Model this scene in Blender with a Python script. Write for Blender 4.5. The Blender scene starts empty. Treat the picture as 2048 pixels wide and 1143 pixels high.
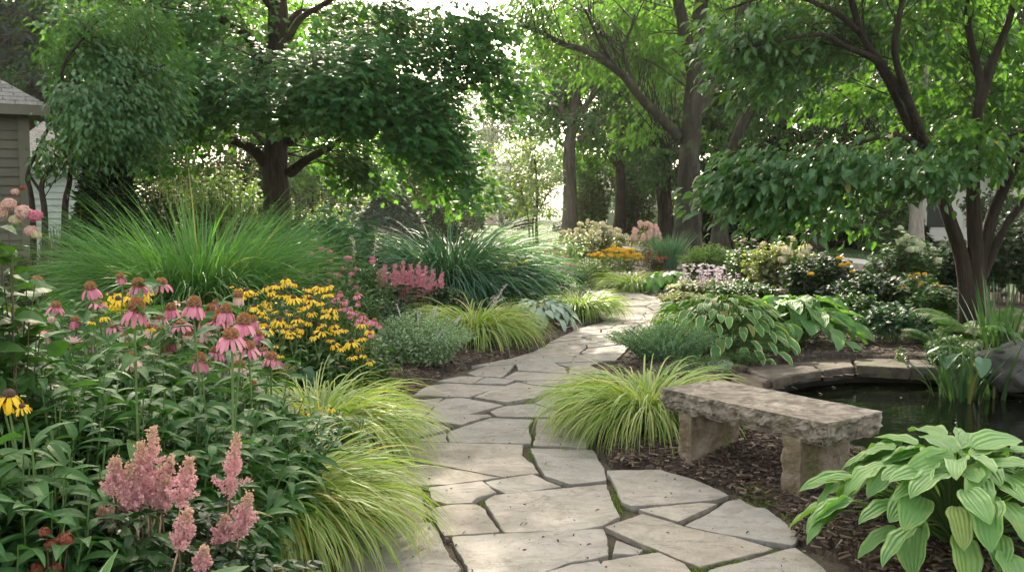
import bpy, math, random
import numpy as np
from mathutils import Vector, noise as mnoise

# ------------------------------------------------------------------ camera, world, sun, exposure
SC = bpy.context.scene
COL = SC.collection
F, CX, CY, HZ, CH = 2000.0, 1024.0, 571.5, 410.0, 1.6
PITCH = math.atan((CY - HZ) / F)
cam_d = bpy.data.cameras.new('camera')
cam_d.sensor_width = 36.0
cam_d.lens = 36.0 * F / 2048.0
cam_d.clip_start = 0.05
cam_d.clip_end = 1000.0
cam = bpy.data.objects.new('camera', cam_d)
COL.objects.link(cam)
cam.location = (0, 0, CH)
cam.rotation_euler = (math.radians(90) - PITCH, 0, 0)
SC.camera = cam

SUN_EL, SUN_AZ = math.radians(34), math.radians(-7)      # azimuth from +Y towards +X
world = bpy.data.worlds.new('World')
SC.world = world
world.use_nodes = True
wn = world.node_tree.nodes
sky = wn.new('ShaderNodeTexSky')
sky.sky_type = 'NISHITA'
sky.sun_disc = False
sky.sun_elevation = SUN_EL
sky.sun_rotation = SUN_AZ
sky.air_density = 1.0
sky.dust_density = 3.0
hs = wn.new('ShaderNodeHueSaturation')
hs.inputs['Saturation'].default_value = 0.45
hs.inputs['Value'].default_value = 1.0
tn = wn.new('ShaderNodeMix'); tn.data_type = 'RGBA'; tn.blend_type = 'MULTIPLY'
tn.inputs[0].default_value = 1.0
tn.inputs[7].default_value = (1.10, 1.0, 0.84, 1)      # milky summer haze: less blue, warmer
world.node_tree.links.new(sky.outputs[0], hs.inputs['Color'])
world.node_tree.links.new(hs.outputs[0], tn.inputs[6])
world.node_tree.links.new(tn.outputs[2], wn['Background'].inputs[0])
wn['Background'].inputs[1].default_value = 0.15
sun_d = bpy.data.lights.new('sun', 'SUN')
sun_d.energy = 3.2
sun_d.angle = math.radians(0.6)
sun_d.color = (1.0, 0.87, 0.68)
sun = bpy.data.objects.new('sun', sun_d)
COL.objects.link(sun)
sdir = Vector((math.sin(SUN_AZ) * math.cos(SUN_EL), math.cos(SUN_AZ) * math.cos(SUN_EL), math.sin(SUN_EL)))
sun.rotation_euler = sdir.to_track_quat('Z', 'Y').to_euler()

SC.view_settings.view_transform = 'Standard'
SC.view_settings.look = 'None'
SC.view_settings.gamma = 1.0
SC.view_settings.exposure = 2.4
SC.render.engine = 'CYCLES'
cy = SC.cycles
cy.max_bounces = 7
cy.diffuse_bounces = 3
cy.glossy_bounces = 3
cy.transmission_bounces = 4
cy.transparent_max_bounces = 4
cy.volume_bounces = 0
cy.caustics_reflective = False
cy.caustics_refractive = False
cy.sample_clamp_indirect = 4.0
cy.use_denoising = True
cy.blur_glossy = 0.5

rng = np.random.default_rng(7)
random.seed(7)

# ------------------------------------------------------------------ projection helpers
_c, _s = math.cos(PITCH), math.sin(PITCH)
def ray(px, py):
    x, y = (px - CX) / F, -(py - CY) / F
    return (x, _c + y * _s, -_s + y * _c)
def P(px, py, Y):
    d = ray(px, py)
    k = Y / d[1]
    return np.array([d[0] * k, Y, CH + d[2] * k])
def G(px, py, z=0.0):
    d = ray(px, py)
    k = (z - CH) / d[2]
    return np.array([d[0] * k, d[1] * k, z])
def M(px, Y):
    return px * Y / F

def unit(a):
    a = np.asarray(a, float)
    return a / np.maximum(np.linalg.norm(a, axis=-1, keepdims=True), 1e-9)

# ------------------------------------------------------------------ mesh accumulator
class Geo:
    def __init__(self):
        self.V, self.Q, self.T, self.N, self.A = [], [], [], [], []
        self.qm, self.tm = [], []
        self.n = 0
    def add(self, V, quads=None, tris=None, ngons=None, rnd=0.5, uv=None, mat=0):
        V = np.asarray(V, float).reshape(-1, 3)
        k = len(V)
        self.V.append(V)
        if quads is not None and len(quads):
            q = np.asarray(quads, np.int64) + self.n
            self.Q.append(q); self.qm.append(np.full(len(q), mat))
        if tris is not None and len(tris):
            t = np.asarray(tris, np.int64) + self.n
            self.T.append(t); self.tm.append(np.full(len(t), mat))
        if ngons:
            for g in ngons:
                self.N.append((np.asarray(g, np.int64) + self.n, mat))
        a = np.empty((k, 3))
        a[:, 0] = rnd
        if uv is None:
            a[:, 1:] = 0.5
        else:
            a[:, 1:] = uv
        self.A.append(a)
        self.n += k
        return self
    def build(self, name, mats, parent=None, smooth=False):
        me = bpy.data.meshes.new(name)
        V = np.concatenate(self.V) if self.V else np.zeros((0, 3))
        A = np.concatenate(self.A) if self.A else np.zeros((0, 3))
        q = np.concatenate(self.Q) if self.Q else np.zeros((0, 4), np.int64)
        t = np.concatenate(self.T) if self.T else np.zeros((0, 3), np.int64)
        mi = np.concatenate(self.qm + self.tm + [np.array([m for _, m in self.N], float)]) if (self.qm or self.tm or self.N) else np.zeros(0)
        loops = np.concatenate([q.ravel(), t.ravel()] + [g for g, _ in self.N]).astype(np.int32)
        sizes = np.concatenate([np.full(len(q), 4), np.full(len(t), 3), np.array([len(g) for g, _ in self.N], int)]).astype(np.int32)
        starts = np.concatenate([[0], np.cumsum(sizes)[:-1]]).astype(np.int32) if len(sizes) else np.zeros(0, np.int32)
        me.vertices.add(len(V)); me.vertices.foreach_set('co', V.astype(np.float32).ravel())
        me.loops.add(len(loops)); me.loops.foreach_set('vertex_index', loops)
        me.polygons.add(len(sizes)); me.polygons.foreach_set('loop_start', starts)
        me.polygons.foreach_set('material_index', mi.astype(np.int32))
        me.polygons.foreach_set('use_smooth', np.full(len(sizes), bool(smooth)))
        me.update(calc_edges=True)
        at = me.attributes.new('tint', 'FLOAT_VECTOR', 'POINT')
        at.data.foreach_set('vector', A.astype(np.float32).ravel())
        if not isinstance(mats, (list, tuple)):
            mats = [mats]
        for m in mats:
            me.materials.append(m)
        o = bpy.data.objects.new(name, me)
        COL.objects.link(o)
        if parent is not None:
            o.parent = parent
            o.matrix_parent_inverse = parent.matrix_basis.inverted()
        return o

def tag(o, label=None, cat=None, group=None, kind=None):
    if label: o['label'] = label
    if cat: o['category'] = cat
    if group: o['group'] = group
    if kind: o['kind'] = kind
    return o
def thing(name, label, cat, loc, group=None):
    o = bpy.data.objects.new(name, None)
    COL.objects.link(o)
    o.empty_display_size = 0.1
    o.location = tuple(float(v) for v in loc)
    bpy_dirty.append(o)
    o.matrix_basis  # location is in matrix_basis already
    return tag(o, label, cat, group)
bpy_dirty = []

# ------------------------------------------------------------------ materials
def new_mat(name):
    m = bpy.data.materials.new(name)
    m.use_nodes = True
    nt = m.node_tree
    for n in list(nt.nodes):
        nt.nodes.remove(n)
    out = nt.nodes.new('ShaderNodeOutputMaterial')
    return m, nt, out
def N_(nt, t, **kw):
    n = nt.nodes.new(t)
    for k, v in kw.items():
        setattr(n, k, v)
    return n
def lk(nt, a, b):
    nt.links.new(a, b)
def mixc(nt, fac, a, b, mode='MIX'):
    n = nt.nodes.new('ShaderNodeMix')
    n.data_type = 'RGBA'
    n.blend_type = mode
    for i, v in ((0, fac), (6, a), (7, b)):
        if hasattr(v, 'links'):
            nt.links.new(v, n.inputs[i])
        elif i == 0:
            n.inputs[0].default_value = v
        else:
            n.inputs[i].default_value = (*v, 1) if len(v) == 3 else v
    return n.outputs[2]
def noise_tex(nt, scale, detail=4.0, rough=0.55, vec=None, dist=0.0):
    n = nt.nodes.new('ShaderNodeTexNoise')
    n.inputs['Scale'].default_value = scale
    n.inputs['Detail'].default_value = detail
    n.inputs['Roughness'].default_value = rough
    n.inputs['Distortion'].default_value = dist
    if vec is not None:
        nt.links.new(vec, n.inputs['Vector'])
    return n.outputs['Fac']
def ramp(nt, fac, stops, interp='LINEAR'):
    n = nt.nodes.new('ShaderNodeValToRGB')
    n.color_ramp.interpolation = interp
    e = n.color_ramp.elements
    while len(e) > 1:
        e.remove(e[0])
    e[0].position = stops[0][0]
    e[0].color = (*stops[0][1], 1)
    for p, c in stops[1:]:
        x = e.new(p)
        x.color = (*c, 1)
    nt.links.new(fac, n.inputs[0])
    return n.outputs[0]
def math_(nt, op, a, b=None):
    n = nt.nodes.new('ShaderNodeMath')
    n.operation = op
    for i, v in ((0, a), (1, b)):
        if v is None: continue
        if hasattr(v, 'links'): nt.links.new(v, n.inputs[i])
        else: n.inputs[i].default_value = v
    return n.outputs[0]
def maprange(nt, v, a, b, c=0.0, d=1.0):
    n = nt.nodes.new('ShaderNodeMapRange')
    nt.links.new(v, n.inputs[0])
    for i, x in zip((1, 2, 3, 4), (a, b, c, d)):
        n.inputs[i].default_value = x
    return n.outputs[0]
def bump(nt, height, strength, dist):
    n = nt.nodes.new('ShaderNodeBump')
    n.inputs['Strength'].default_value = strength
    n.inputs['Distance'].default_value = dist
    nt.links.new(height, n.inputs['Height'])
    return n.outputs[0]
def tint(nt):
    a = nt.nodes.new('ShaderNodeAttribute')
    a.attribute_name = 'tint'
    s = nt.nodes.new('ShaderNodeSeparateXYZ')
    nt.links.new(a.outputs['Vector'], s.inputs[0])
    return s.outputs
def geo_pos(nt):
    return nt.nodes.new('ShaderNodeNewGeometry').outputs['Position']

def leaf_mat(name, c1, c2, trans=0.35, rough=0.45, spec=0.4, tcol=None, margin=None, ribs=0, midrib=None, tipc=None, old=((0.16, 0.13, 0.03), 0.95), blem=0.0):
    """thin leaf: colour varies leaf by leaf, light passes through it"""
    m, nt, out = new_mat(name)
    r, u, v = tint(nt)
    col = mixc(nt, r, c1, c2)
    nz = noise_tex(nt, 1.3, 2.0, vec=geo_pos(nt))
    col = mixc(nt, maprange(nt, nz, 0.35, 0.7, 0.0, 0.35), col, tuple(0.72 * x for x in c1))
    if tipc is not None:
        col = mixc(nt, maprange(nt, v, 0.55, 1.0), col, tipc)
    if midrib is not None:
        d = math_(nt, 'ABSOLUTE', math_(nt, 'SUBTRACT', u, 0.5))
        col = mixc(nt, maprange(nt, d, 0.0, 0.12, 0.7, 0.0), col, midrib)
    if margin is not None:
        d = math_(nt, 'ABSOLUTE', math_(nt, 'SUBTRACT', u, 0.5))
        wob = math_(nt, 'MULTIPLY', math_(nt, 'SUBTRACT', noise_tex(nt, 26.0, 2.0, vec=geo_pos(nt)), 0.5), 0.28)
        col = mixc(nt, maprange(nt, math_(nt, 'ADD', d, wob), 0.37, 0.45), col, margin)
    # a few leaves are old and yellow or straw coloured; some carry brown blemishes
    col = mixc(nt, maprange(nt, r, old[1], old[1] + 0.03, 0.0, 0.85), col, old[0])
    if blem:
        bn = noise_tex(nt, 42.0, 4.0, 0.6, geo_pos(nt))
        col = mixc(nt, maprange(nt, bn, 0.66, 0.70, 0.0, blem), col, (0.13, 0.085, 0.03))
        yn = noise_tex(nt, 7.0, 3.0, 0.6, geo_pos(nt))
        col = mixc(nt, maprange(nt, yn, 0.55, 0.75, 0.0, 0.5), col, tuple(min(0.5, q * k_) for q, k_ in zip(c2, (1.7, 1.2, 1.0))))
    p = N_(nt, 'ShaderNodeBsdfPrincipled')
    lk(nt, col, p.inputs['Base Color'])
    p.inputs['Roughness'].default_value = rough
    p.inputs['Specular IOR Level'].default_value = spec
    if ribs:
        w = math_(nt, 'SINE', math_(nt, 'MULTIPLY', u, ribs * 6.283))
        lk(nt, bump(nt, w, 0.4, 0.006), p.inputs['Normal'])
    t = N_(nt, 'ShaderNodeBsdfTranslucent')
    tc = tcol or (1.5, 1.6, 0.55)
    lk(nt, mixc(nt, 1.0, col, tc, 'MULTIPLY'), t.inputs[0])
    mx = N_(nt, 'ShaderNodeMixShader')
    mx.inputs[0].default_value = trans
    lk(nt, p.outputs[0], mx.inputs[1])
    lk(nt, t.outputs[0], mx.inputs[2])
    lk(nt, mx.outputs[0], out.inputs[0])
    return m

def bark_mat(name, c1, c2, scale=9.0, moss=None):
    m, nt, out = new_mat(name)
    pos = geo_pos(nt)
    mp = N_(nt, 'ShaderNodeMapping')
    mp.inputs['Scale'].default_value = (1, 1, 0.16)
    lk(nt, pos, mp.inputs[0])
    f = noise_tex(nt, scale, 8.0, 0.65, mp.outputs[0], 0.6)
    g = noise_tex(nt, 1.4, 3.0, vec=pos)
    col = ramp(nt, f, [(0.3, c1), (0.68, c2)])
    col = mixc(nt, maprange(nt, g, 0.4, 0.7, 0.0, 0.5), col, tuple(0.6 * x for x in c1))
    if moss:
        col = mixc(nt, maprange(nt, noise_tex(nt, 2.6, 5.0, vec=pos), 0.52, 0.68, 0.0, 0.8), col, moss)
    p = N_(nt, 'ShaderNodeBsdfPrincipled')
    lk(nt, col, p.inputs['Base Color'])
    p.inputs['Roughness'].default_value = 0.9
    p.inputs['Specular IOR Level'].default_value = 0.2
    lk(nt, bump(nt, f, 1.0, 0.06), p.inputs['Normal'])
    lk(nt, p.outputs[0], out.inputs[0])
    return m

def plain_mat(name, c1, c2, scale=30.0, rough=0.8, bumpd=0.0, spec=0.3):
    m, nt, out = new_mat(name)
    pos = geo_pos(nt)
    f = noise_tex(nt, scale, 5.0, vec=pos)
    r, u, v = tint(nt)
    col = mixc(nt, maprange(nt, f, 0.3, 0.7), c1, c2)
    p = N_(nt, 'ShaderNodeBsdfPrincipled')
    lk(nt, col, p.inputs['Base Color'])
    p.inputs['Roughness'].default_value = rough
    p.inputs['Specular IOR Level'].default_value = spec
    if bumpd:
        lk(nt, bump(nt, f, 1.0, bumpd), p.inputs['Normal'])
    lk(nt, p.outputs[0], out.inputs[0])
    return m

def petal_mat(name, c1, c2, base=None, trans=0.3):
    """petal: colour per petal, a streak of another colour at its root or tip (v runs along it)"""
    m, nt, out = new_mat(name)
    r, u, v = tint(nt)
    col = mixc(nt, r, c1, c2)
    if base is not None:
        col = mixc(nt, maprange(nt, v, base[1], base[2], 1.0, 0.0), col, base[0])
    p = N_(nt, 'ShaderNodeBsdfPrincipled')
    lk(nt, col, p.inputs['Base Color'])
    p.inputs['Roughness'].default_value = 0.6
    p.inputs['Specular IOR Level'].default_value = 0.25
    w = math_(nt, 'SINE', math_(nt, 'MULTIPLY', u, 3 * 6.283))
    lk(nt, bump(nt, w, 0.5, 0.002), p.inputs['Normal'])
    t = N_(nt, 'ShaderNodeBsdfTranslucent')
    lk(nt, col, t.inputs[0])
    mx = N_(nt, 'ShaderNodeMixShader')
    mx.inputs[0].default_value = trans
    lk(nt, p.outputs[0], mx.inputs[1]); lk(nt, t.outputs[0], mx.inputs[2])
    lk(nt, mx.outputs[0], out.inputs[0])
    return m

def cone_mat(name, low, high, tips):
    m, nt, out = new_mat(name)
    r, u, v = tint(nt)
    col = mixc(nt, maprange(nt, v, 0.15, 0.95), low, high)
    col = mixc(nt, u, col, tips)
    p = N_(nt, 'ShaderNodeBsdfPrincipled')
    lk(nt, col, p.inputs['Base Color'])
    p.inputs['Roughness'].default_value = 0.7
    lk(nt, p.outputs[0], out.inputs[0])
    return m

def stone_mat(name, c1, c2, c3, moss=0.0, layered=True, scale=1.0, dark=None):
    m, nt, out = new_mat(name)
    pos = geo_pos(nt)
    r, u, v = tint(nt)
    big = noise_tex(nt, 1.7 * scale, 5.0, 0.6, pos, 0.4)
    fine = noise_tex(nt, 60 * scale, 6.0, 0.7, pos)
    mid = noise_tex(nt, 9.0 * scale, 6.0, 0.65, pos, 0.3)
    col = mixc(nt, maprange(nt, big, 0.35, 0.65), c1, c2)
    col = mixc(nt, maprange(nt, r, 0.45, 1.0, 0.0, 0.75), col, c3)
    col = mixc(nt, maprange(nt, r, 0.0, 0.3, 0.25, 0.0), col, (c1[0] * 0.95, c1[1] * 0.84, c1[2] * 0.70))
    col = mixc(nt, maprange(nt, mid, 0.42, 0.72, 0.0, 0.45), col, tuple(0.6 * x for x in c1))
    col = mixc(nt, maprange(nt, fine, 0.55, 0.75, 0.0, 0.4), col, tuple(1.25 * x for x in c2))
    bl = noise_tex(nt, 4.2 * scale, 7.0, 0.72, pos, 0.8)
    col = mixc(nt, maprange(nt, bl, 0.45, 0.64, 0.0, 0.7), col, tuple(0.62 * x for x in (c1[0], c1[1] * 0.98, c1[2] * 0.9)))
    li2 = noise_tex(nt, 17.0 * scale, 3.0, 0.6, pos)
    col = mixc(nt, maprange(nt, li2, 0.66, 0.72, 0.0, 0.35), col, tuple(min(0.6, 1.35 * x) for x in c2))
    spots = noise_tex(nt, 34 * scale, 3.0, 0.5, pos)
    col = mixc(nt, maprange(nt, spots, 0.66, 0.72, 0.0, 0.55), col, tuple(0.35 * x for x in c1))
    if dark is not None:
        st = noise_tex(nt, 4.5 * scale, 6.0, 0.7, pos, 1.0)
        col = mixc(nt, maprange(nt, st, 0.43, 0.60, 0.0, 0.85), col, dark)
        li = noise_tex(nt, 11.0 * scale, 4.0, 0.6, pos)
        col = mixc(nt, maprange(nt, li, 0.66, 0.74, 0.0, 0.5), col, tuple(1.5 * x for x in c2))
    if moss > 0:
        mn = noise_tex(nt, 3.2 * scale, 5.0, 0.65, pos)
        col = mixc(nt, maprange(nt, mn, 0.62 - 0.2 * moss, 0.75 - 0.2 * moss, 0.0, 0.75), col, (0.075, 0.095, 0.022))
    h = mid
    if layered:
        # cleft slate: the surface breaks in thin layers, steps along noise contours
        mp = N_(nt, 'ShaderNodeMapping')
        mp.inputs['Scale'].default_value = (0.8, 1.9, 1)
        lk(nt, pos, mp.inputs[0])
        lay = noise_tex(nt, 2.4 * scale, 9.0, 0.68, mp.outputs[0], 0.6)
        st = math_(nt, 'MULTIPLY', lay, 7.0)
        stp = math_(nt, 'FLOOR', st)
        h = math_(nt, 'ADD', math_(nt, 'MULTIPLY', stp, 0.55), math_(nt, 'MULTIPLY', mid, 0.5))
        fr = math_(nt, 'SUBTRACT', st, stp)
        brk = noise_tex(nt, 3.0, 3.0, vec=pos)
        edge = math_(nt, 'MULTIPLY', maprange(nt, fr, 0.0, 0.07, 1.0, 0.0), maprange(nt, brk, 0.46, 0.56))
        col = mixc(nt, math_(nt, 'MULTIPLY', edge, 0.7), col, tuple(0.3 * x for x in c1))
    h = math_(nt, 'ADD', h, math_(nt, 'MULTIPLY', fine, 0.25))
    p = N_(nt, 'ShaderNodeBsdfPrincipled')
    lk(nt, col, p.inputs['Base Color'])
    p.inputs['Roughness'].default_value = 0.85
    p.inputs['Specular IOR Level'].default_value = 0.25
    lk(nt, bump(nt, h, 1.0, 0.008 if layered else 0.016), p.inputs['Normal'])
    lk(nt, p.outputs[0], out.inputs[0])
    return m

MT = {}
MT['maple'] = leaf_mat('maple_leaf', (0.0223, 0.0937, 0.0290), (0.0556, 0.1583, 0.0401), 0.40, 0.46, 0.4, tcol=(3.2, 2.6, 0.6))
MT['dogwood'] = leaf_mat('dogwood_leaf', (0.0220, 0.0827, 0.0274), (0.0530, 0.1395, 0.0402), 0.36, 0.40, 0.5, tcol=(2.9, 2.4, 0.6), midrib=(0.075, 0.155, 0.055))
MT['midtree'] = leaf_mat('ash_leaf', (0.0355, 0.1033, 0.0262), (0.0794, 0.1722, 0.0421), 0.42, 0.5, 0.3, tcol=(2.1, 2.1, 0.65))
MT['fartree'] = leaf_mat('linden_leaf', (0.0188, 0.0648, 0.0188), (0.0496, 0.1152, 0.0290), 0.40, 0.5, 0.3, tcol=(2.2, 2.2, 0.65))
MT['paletree'] = leaf_mat('honeylocust_leaf', (0.11, 0.19, 0.05), (0.19, 0.27, 0.08), 0.5, 0.5, 0.3)
MT['conifer'] = leaf_mat('conifer_needle', (0.0228, 0.0480, 0.0228), (0.0418, 0.0720, 0.0342), 0.2, 0.6, 0.2)
MT['spruce'] = leaf_mat('spruce_needle', (0.045, 0.075, 0.065), (0.07, 0.11, 0.09), 0.15, 0.6, 0.2)
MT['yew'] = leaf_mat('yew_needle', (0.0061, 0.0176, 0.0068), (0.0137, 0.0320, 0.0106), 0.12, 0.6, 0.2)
MT['cone_leaf'] = leaf_mat('coneflower_leaf', (0.0216, 0.0832, 0.0216), (0.0593, 0.1494, 0.0360), 0.28, 0.55, 0.25, midrib=(0.09, 0.17, 0.065))
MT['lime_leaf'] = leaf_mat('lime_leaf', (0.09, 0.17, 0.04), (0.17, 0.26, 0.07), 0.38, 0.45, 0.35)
MT['green_leaf'] = leaf_mat('green_leaf', (0.0246, 0.0794, 0.0181), (0.0614, 0.1380, 0.0312), 0.32, 0.45, 0.4)
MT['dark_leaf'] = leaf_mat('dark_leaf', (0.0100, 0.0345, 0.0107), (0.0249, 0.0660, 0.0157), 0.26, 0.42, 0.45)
MT['blue_leaf'] = leaf_mat('blue_green_leaf', (0.0339, 0.0978, 0.0501), (0.0686, 0.1487, 0.0767), 0.25, 0.45, 0.4)
MT['silver_leaf'] = leaf_mat('silver_leaf', (0.24, 0.33, 0.26), (0.38, 0.46, 0.40), 0.2, 0.7, 0.15, tcol=(1.1, 1.2, 0.8))
MT['catmint_leaf'] = leaf_mat('catmint_leaf', (0.21, 0.33, 0.19), (0.36, 0.46, 0.28), 0.25, 0.7, 0.15, tcol=(1.2, 1.3, 0.7))
MT['spurge_leaf'] = leaf_mat('spurge_leaf', (0.12, 0.235, 0.13), (0.22, 0.34, 0.19), 0.25, 0.7, 0.15)
MT['rusty_leaf'] = leaf_mat('rusty_leaf', (0.03, 0.05, 0.025), (0.12, 0.075, 0.035), 0.25, 0.5, 0.3)
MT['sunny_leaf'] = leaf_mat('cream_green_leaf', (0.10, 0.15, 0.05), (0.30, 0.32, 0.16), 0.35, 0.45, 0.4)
MT['maiden'] = leaf_mat('maiden_grass_blade', (0.0428, 0.1395, 0.0299), (0.1240, 0.2565, 0.0855), 0.33, 0.5, 0.3, midrib=(0.18, 0.32, 0.16), old=((0.40, 0.34, 0.17), 0.975))
MT['bluegrass'] = leaf_mat('blue_grass_blade', (0.038, 0.118, 0.066), (0.110, 0.215, 0.140), 0.3, 0.55, 0.25, midrib=(0.20, 0.31, 0.21), old=((0.3, 0.3, 0.16), 0.985))
MT['hakone'] = leaf_mat('golden_grass_blade', (0.15, 0.25, 0.055), (0.44, 0.48, 0.20), 0.35, 0.5, 0.3, midrib=(0.13, 0.26, 0.06), old=((0.40, 0.32, 0.15), 0.93))
MT['hakone_far'] = leaf_mat('lime_grass_blade', (0.15, 0.26, 0.05), (0.30, 0.39, 0.12), 0.35, 0.45, 0.35)
MT['lawn_blade'] = leaf_mat('lawn_blade', (0.0375, 0.0900, 0.0225), (0.0750, 0.1425, 0.0375), 0.3, 0.5, 0.3)
MT['iris'] = leaf_mat('iris_blade', (0.0247, 0.0650, 0.0247), (0.0617, 0.1235, 0.0370), 0.3, 0.4, 0.4)
MT['hosta_lime'] = leaf_mat('lime_hosta_leaf', (0.0898, 0.2205, 0.0549), (0.1696, 0.3150, 0.0948), 0.3, 0.45, 0.4, ribs=6, margin=(0.18, 0.31, 0.09), blem=0.5, old=((0.25, 0.27, 0.07), 0.975))
MT['hosta_blue'] = leaf_mat('big_hosta_leaf', (0.0798, 0.1960, 0.0638), (0.1383, 0.2800, 0.0904), 0.3, 0.45, 0.4, ribs=8, blem=0.4, old=((0.20, 0.24, 0.06), 0.975))
MT['hosta_var'] = leaf_mat('variegated_hosta_leaf', (0.0594, 0.1812, 0.0475), (0.1069, 0.2500, 0.0712), 0.3, 0.45, 0.4, margin=(0.45, 0.48, 0.24), ribs=5, blem=0.4)
MT['fern'] = leaf_mat('fern_frond', (0.06, 0.15, 0.03), (0.11, 0.22, 0.05), 0.35, 0.5, 0.3)
MT['stem'] = plain_mat('green_stem', (0.07, 0.13, 0.035), (0.10, 0.16, 0.05), 40, 0.6)
MT['twig'] = plain_mat('brown_stem', (0.06, 0.045, 0.03), (0.10, 0.075, 0.05), 30, 0.8)
MT['bark_dark'] = bark_mat('maple_bark', (0.022, 0.016, 0.012), (0.075, 0.058, 0.044), 11)
MT['bark_grey'] = bark_mat('oak_bark', (0.013, 0.012, 0.010), (0.060, 0.056, 0.045), 7, moss=(0.06, 0.075, 0.035))
MT['bark_dog'] = bark_mat('dogwood_bark', (0.010, 0.008, 0.006), (0.045, 0.034, 0.026), 14)
MT['bark_mid'] = bark_mat('ash_bark', (0.048, 0.042, 0.034), (0.15, 0.13, 0.105), 6)
MT['bark_pale'] = bark_mat('pale_bark', (0.16, 0.14, 0.12), (0.34, 0.30, 0.27), 7)
MT['pink'] = petal_mat('pink_petal', (0.58, 0.17, 0.27), (0.74, 0.33, 0.42), ((0.42, 0.10, 0.17), 0.0, 0.35))
MT['palepink'] = petal_mat('pale_pink_petal', (0.70, 0.40, 0.42), (0.78, 0.58, 0.50), ((0.45, 0.5, 0.2), 0.0, 0.4))
MT['rosepink'] = petal_mat('rose_petal', (0.60, 0.16, 0.27), (0.72, 0.30, 0.40))
MT['yellow'] = petal_mat('yellow_petal', (0.80, 0.50, 0.015), (0.86, 0.62, 0.06), ((0.55, 0.22, 0.01), 0.0, 0.22))
MT['gold'] = petal_mat('gold_petal', (0.70, 0.42, 0.02), (0.82, 0.56, 0.06))
MT['cream'] = petal_mat('cream_petal', (0.62, 0.60, 0.36), (0.74, 0.66, 0.50))
MT['whitegreen'] = petal_mat('green_white_petal', (0.46, 0.55, 0.32), (0.66, 0.68, 0.50))
MT['blush'] = petal_mat('blush_petal', (0.66, 0.38, 0.36), (0.76, 0.60, 0.50))
MT['lilac'] = petal_mat('lilac_petal', (0.55, 0.46, 0.56), (0.70, 0.62, 0.66))
MT['redbrown'] = petal_mat('red_brown_petal', (0.24, 0.06, 0.04), (0.42, 0.15, 0.09))
MT['astilbe'] = petal_mat('astilbe_floret', (0.68, 0.32, 0.37), (0.80, 0.52, 0.50), ((0.62, 0.42, 0.30), 0.30, 0.62))
MT['astilbe2'] = petal_mat('astilbe_rose_floret', (0.64, 0.24, 0.32), (0.76, 0.40, 0.44))
MT['cone'] = cone_mat('cone_disc', (0.045, 0.016, 0.008), (0.22, 0.075, 0.014), (0.34, 0.14, 0.02))
MT['darkcone'] = cone_mat('dark_disc', (0.025, 0.012, 0.008), (0.05, 0.022, 0.012), (0.09, 0.04, 0.02))
MT['flag'] = stone_mat('flagstone', (0.225, 0.209, 0.182), (0.285, 0.266, 0.235), (0.20, 0.20, 0.19))
MT['bench'] = stone_mat('bench_stone', (0.21, 0.18, 0.145), (0.32, 0.285, 0.24), (0.24, 0.22, 0.19), 0.16, False, 1.6, dark=(0.075, 0.062, 0.048))
MT['bench_leg'] = stone_mat('bench_leg_stone', (0.21, 0.17, 0.125), (0.30, 0.25, 0.20), (0.2, 0.18, 0.13), 0.35, False, 1.6, dark=(0.10, 0.075, 0.045))
MT['coping'] = stone_mat('coping_stone', (0.060, 0.052, 0.041), (0.098, 0.084, 0.069), (0.11, 0.062, 0.044), 0.15, True, 1.5)
MT['coping_moss'] = stone_mat('mossy_coping_stone', (0.048, 0.043, 0.033), (0.082, 0.075, 0.058), (0.07, 0.055, 0.038), 0.55, True, 1.5)
MT['boulder'] = stone_mat('boulder', (0.05, 0.052, 0.05), (0.095, 0.095, 0.09), (0.07, 0.07, 0.07), 0.2, False, 1.2)

# ------------------------------------------------------------------ leaf templates: x across, y along, z up
def leaf_tpl(n, prof, droop=0.25, fold=0.3, width=0.25, wave=0.0, cols=3):
    ts = np.linspace(0, 1, n + 1)
    us = np.linspace(-1, 1, cols)
    V, UV = [], []
    for t in ts:
        w = max(prof(t), 0.0) * width
        a = droop * 1.6 * t
        y = math.sin(a) / max(droop * 1.6, 1e-3) if droop > 1e-3 else t
        z = -(1 - math.cos(a)) / max(droop * 1.6, 1e-3) if droop > 1e-3 else 0.0
        for u in us:
            zz = z + abs(u) * w * fold + wave * w * abs(u) * math.sin(t * 17 + u)
            V.append((u * w, y, zz))
            UV.append((u * 0.5 + 0.5, t))
    q = []
    for i in range(n):
        for j in range(cols - 1):
            a = i * cols + j
            q.append((a, a + 1, a + 1 + cols, a + cols))
    return np.array(V), np.array(q), None, np.array(UV)
oval = lambda t: math.sin(math.pi * min(1, t ** 0.8)) ** 0.8 if 0 < t < 1 else 0.02
lance = lambda t: (math.sin(math.pi * t ** 0.62) ** 0.9 if 0 < t < 1 else 0.03)
heart = lambda t: (min(1.0, (t * 6.0) ** 0.55) * (1 - max(0, t - 0.12) / 0.88) ** 0.62) if t < 1 else 0.0
hpoint = lambda t: (2.05 * (t + 0.02) ** 0.55 * (1 - t) ** 0.8) if 0 <= t < 1 else 0.0
petalp = lambda t: 0.45 + 0.55 * math.sin(min(1, t * 1.1) * 2.1) if t < 0.97 else 0.35
T_OVAL = leaf_tpl(3, oval, 0.35, 0.35, 0.26)
T_OVALW = leaf_tpl(4, oval, 0.5, 0.3, 0.34)
T_DOG = leaf_tpl(4, oval, 0.6, 0.35, 0.245)
T_LANCE = leaf_tpl(6, lance, 0.7, 0.3, 0.16)
T_LANCES = leaf_tpl(3, lance, 0.4, 0.3, 0.14)
T_PETAL = leaf_tpl(5, petalp, 0.45, 0.12, 0.115)
T_PETALF = leaf_tpl(3, petalp, 0.3, 0.1, 0.16)
T_HOSTA = leaf_tpl(12, hpoint, 0.34, 0.28, 0.34, 0.07, 9)
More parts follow.
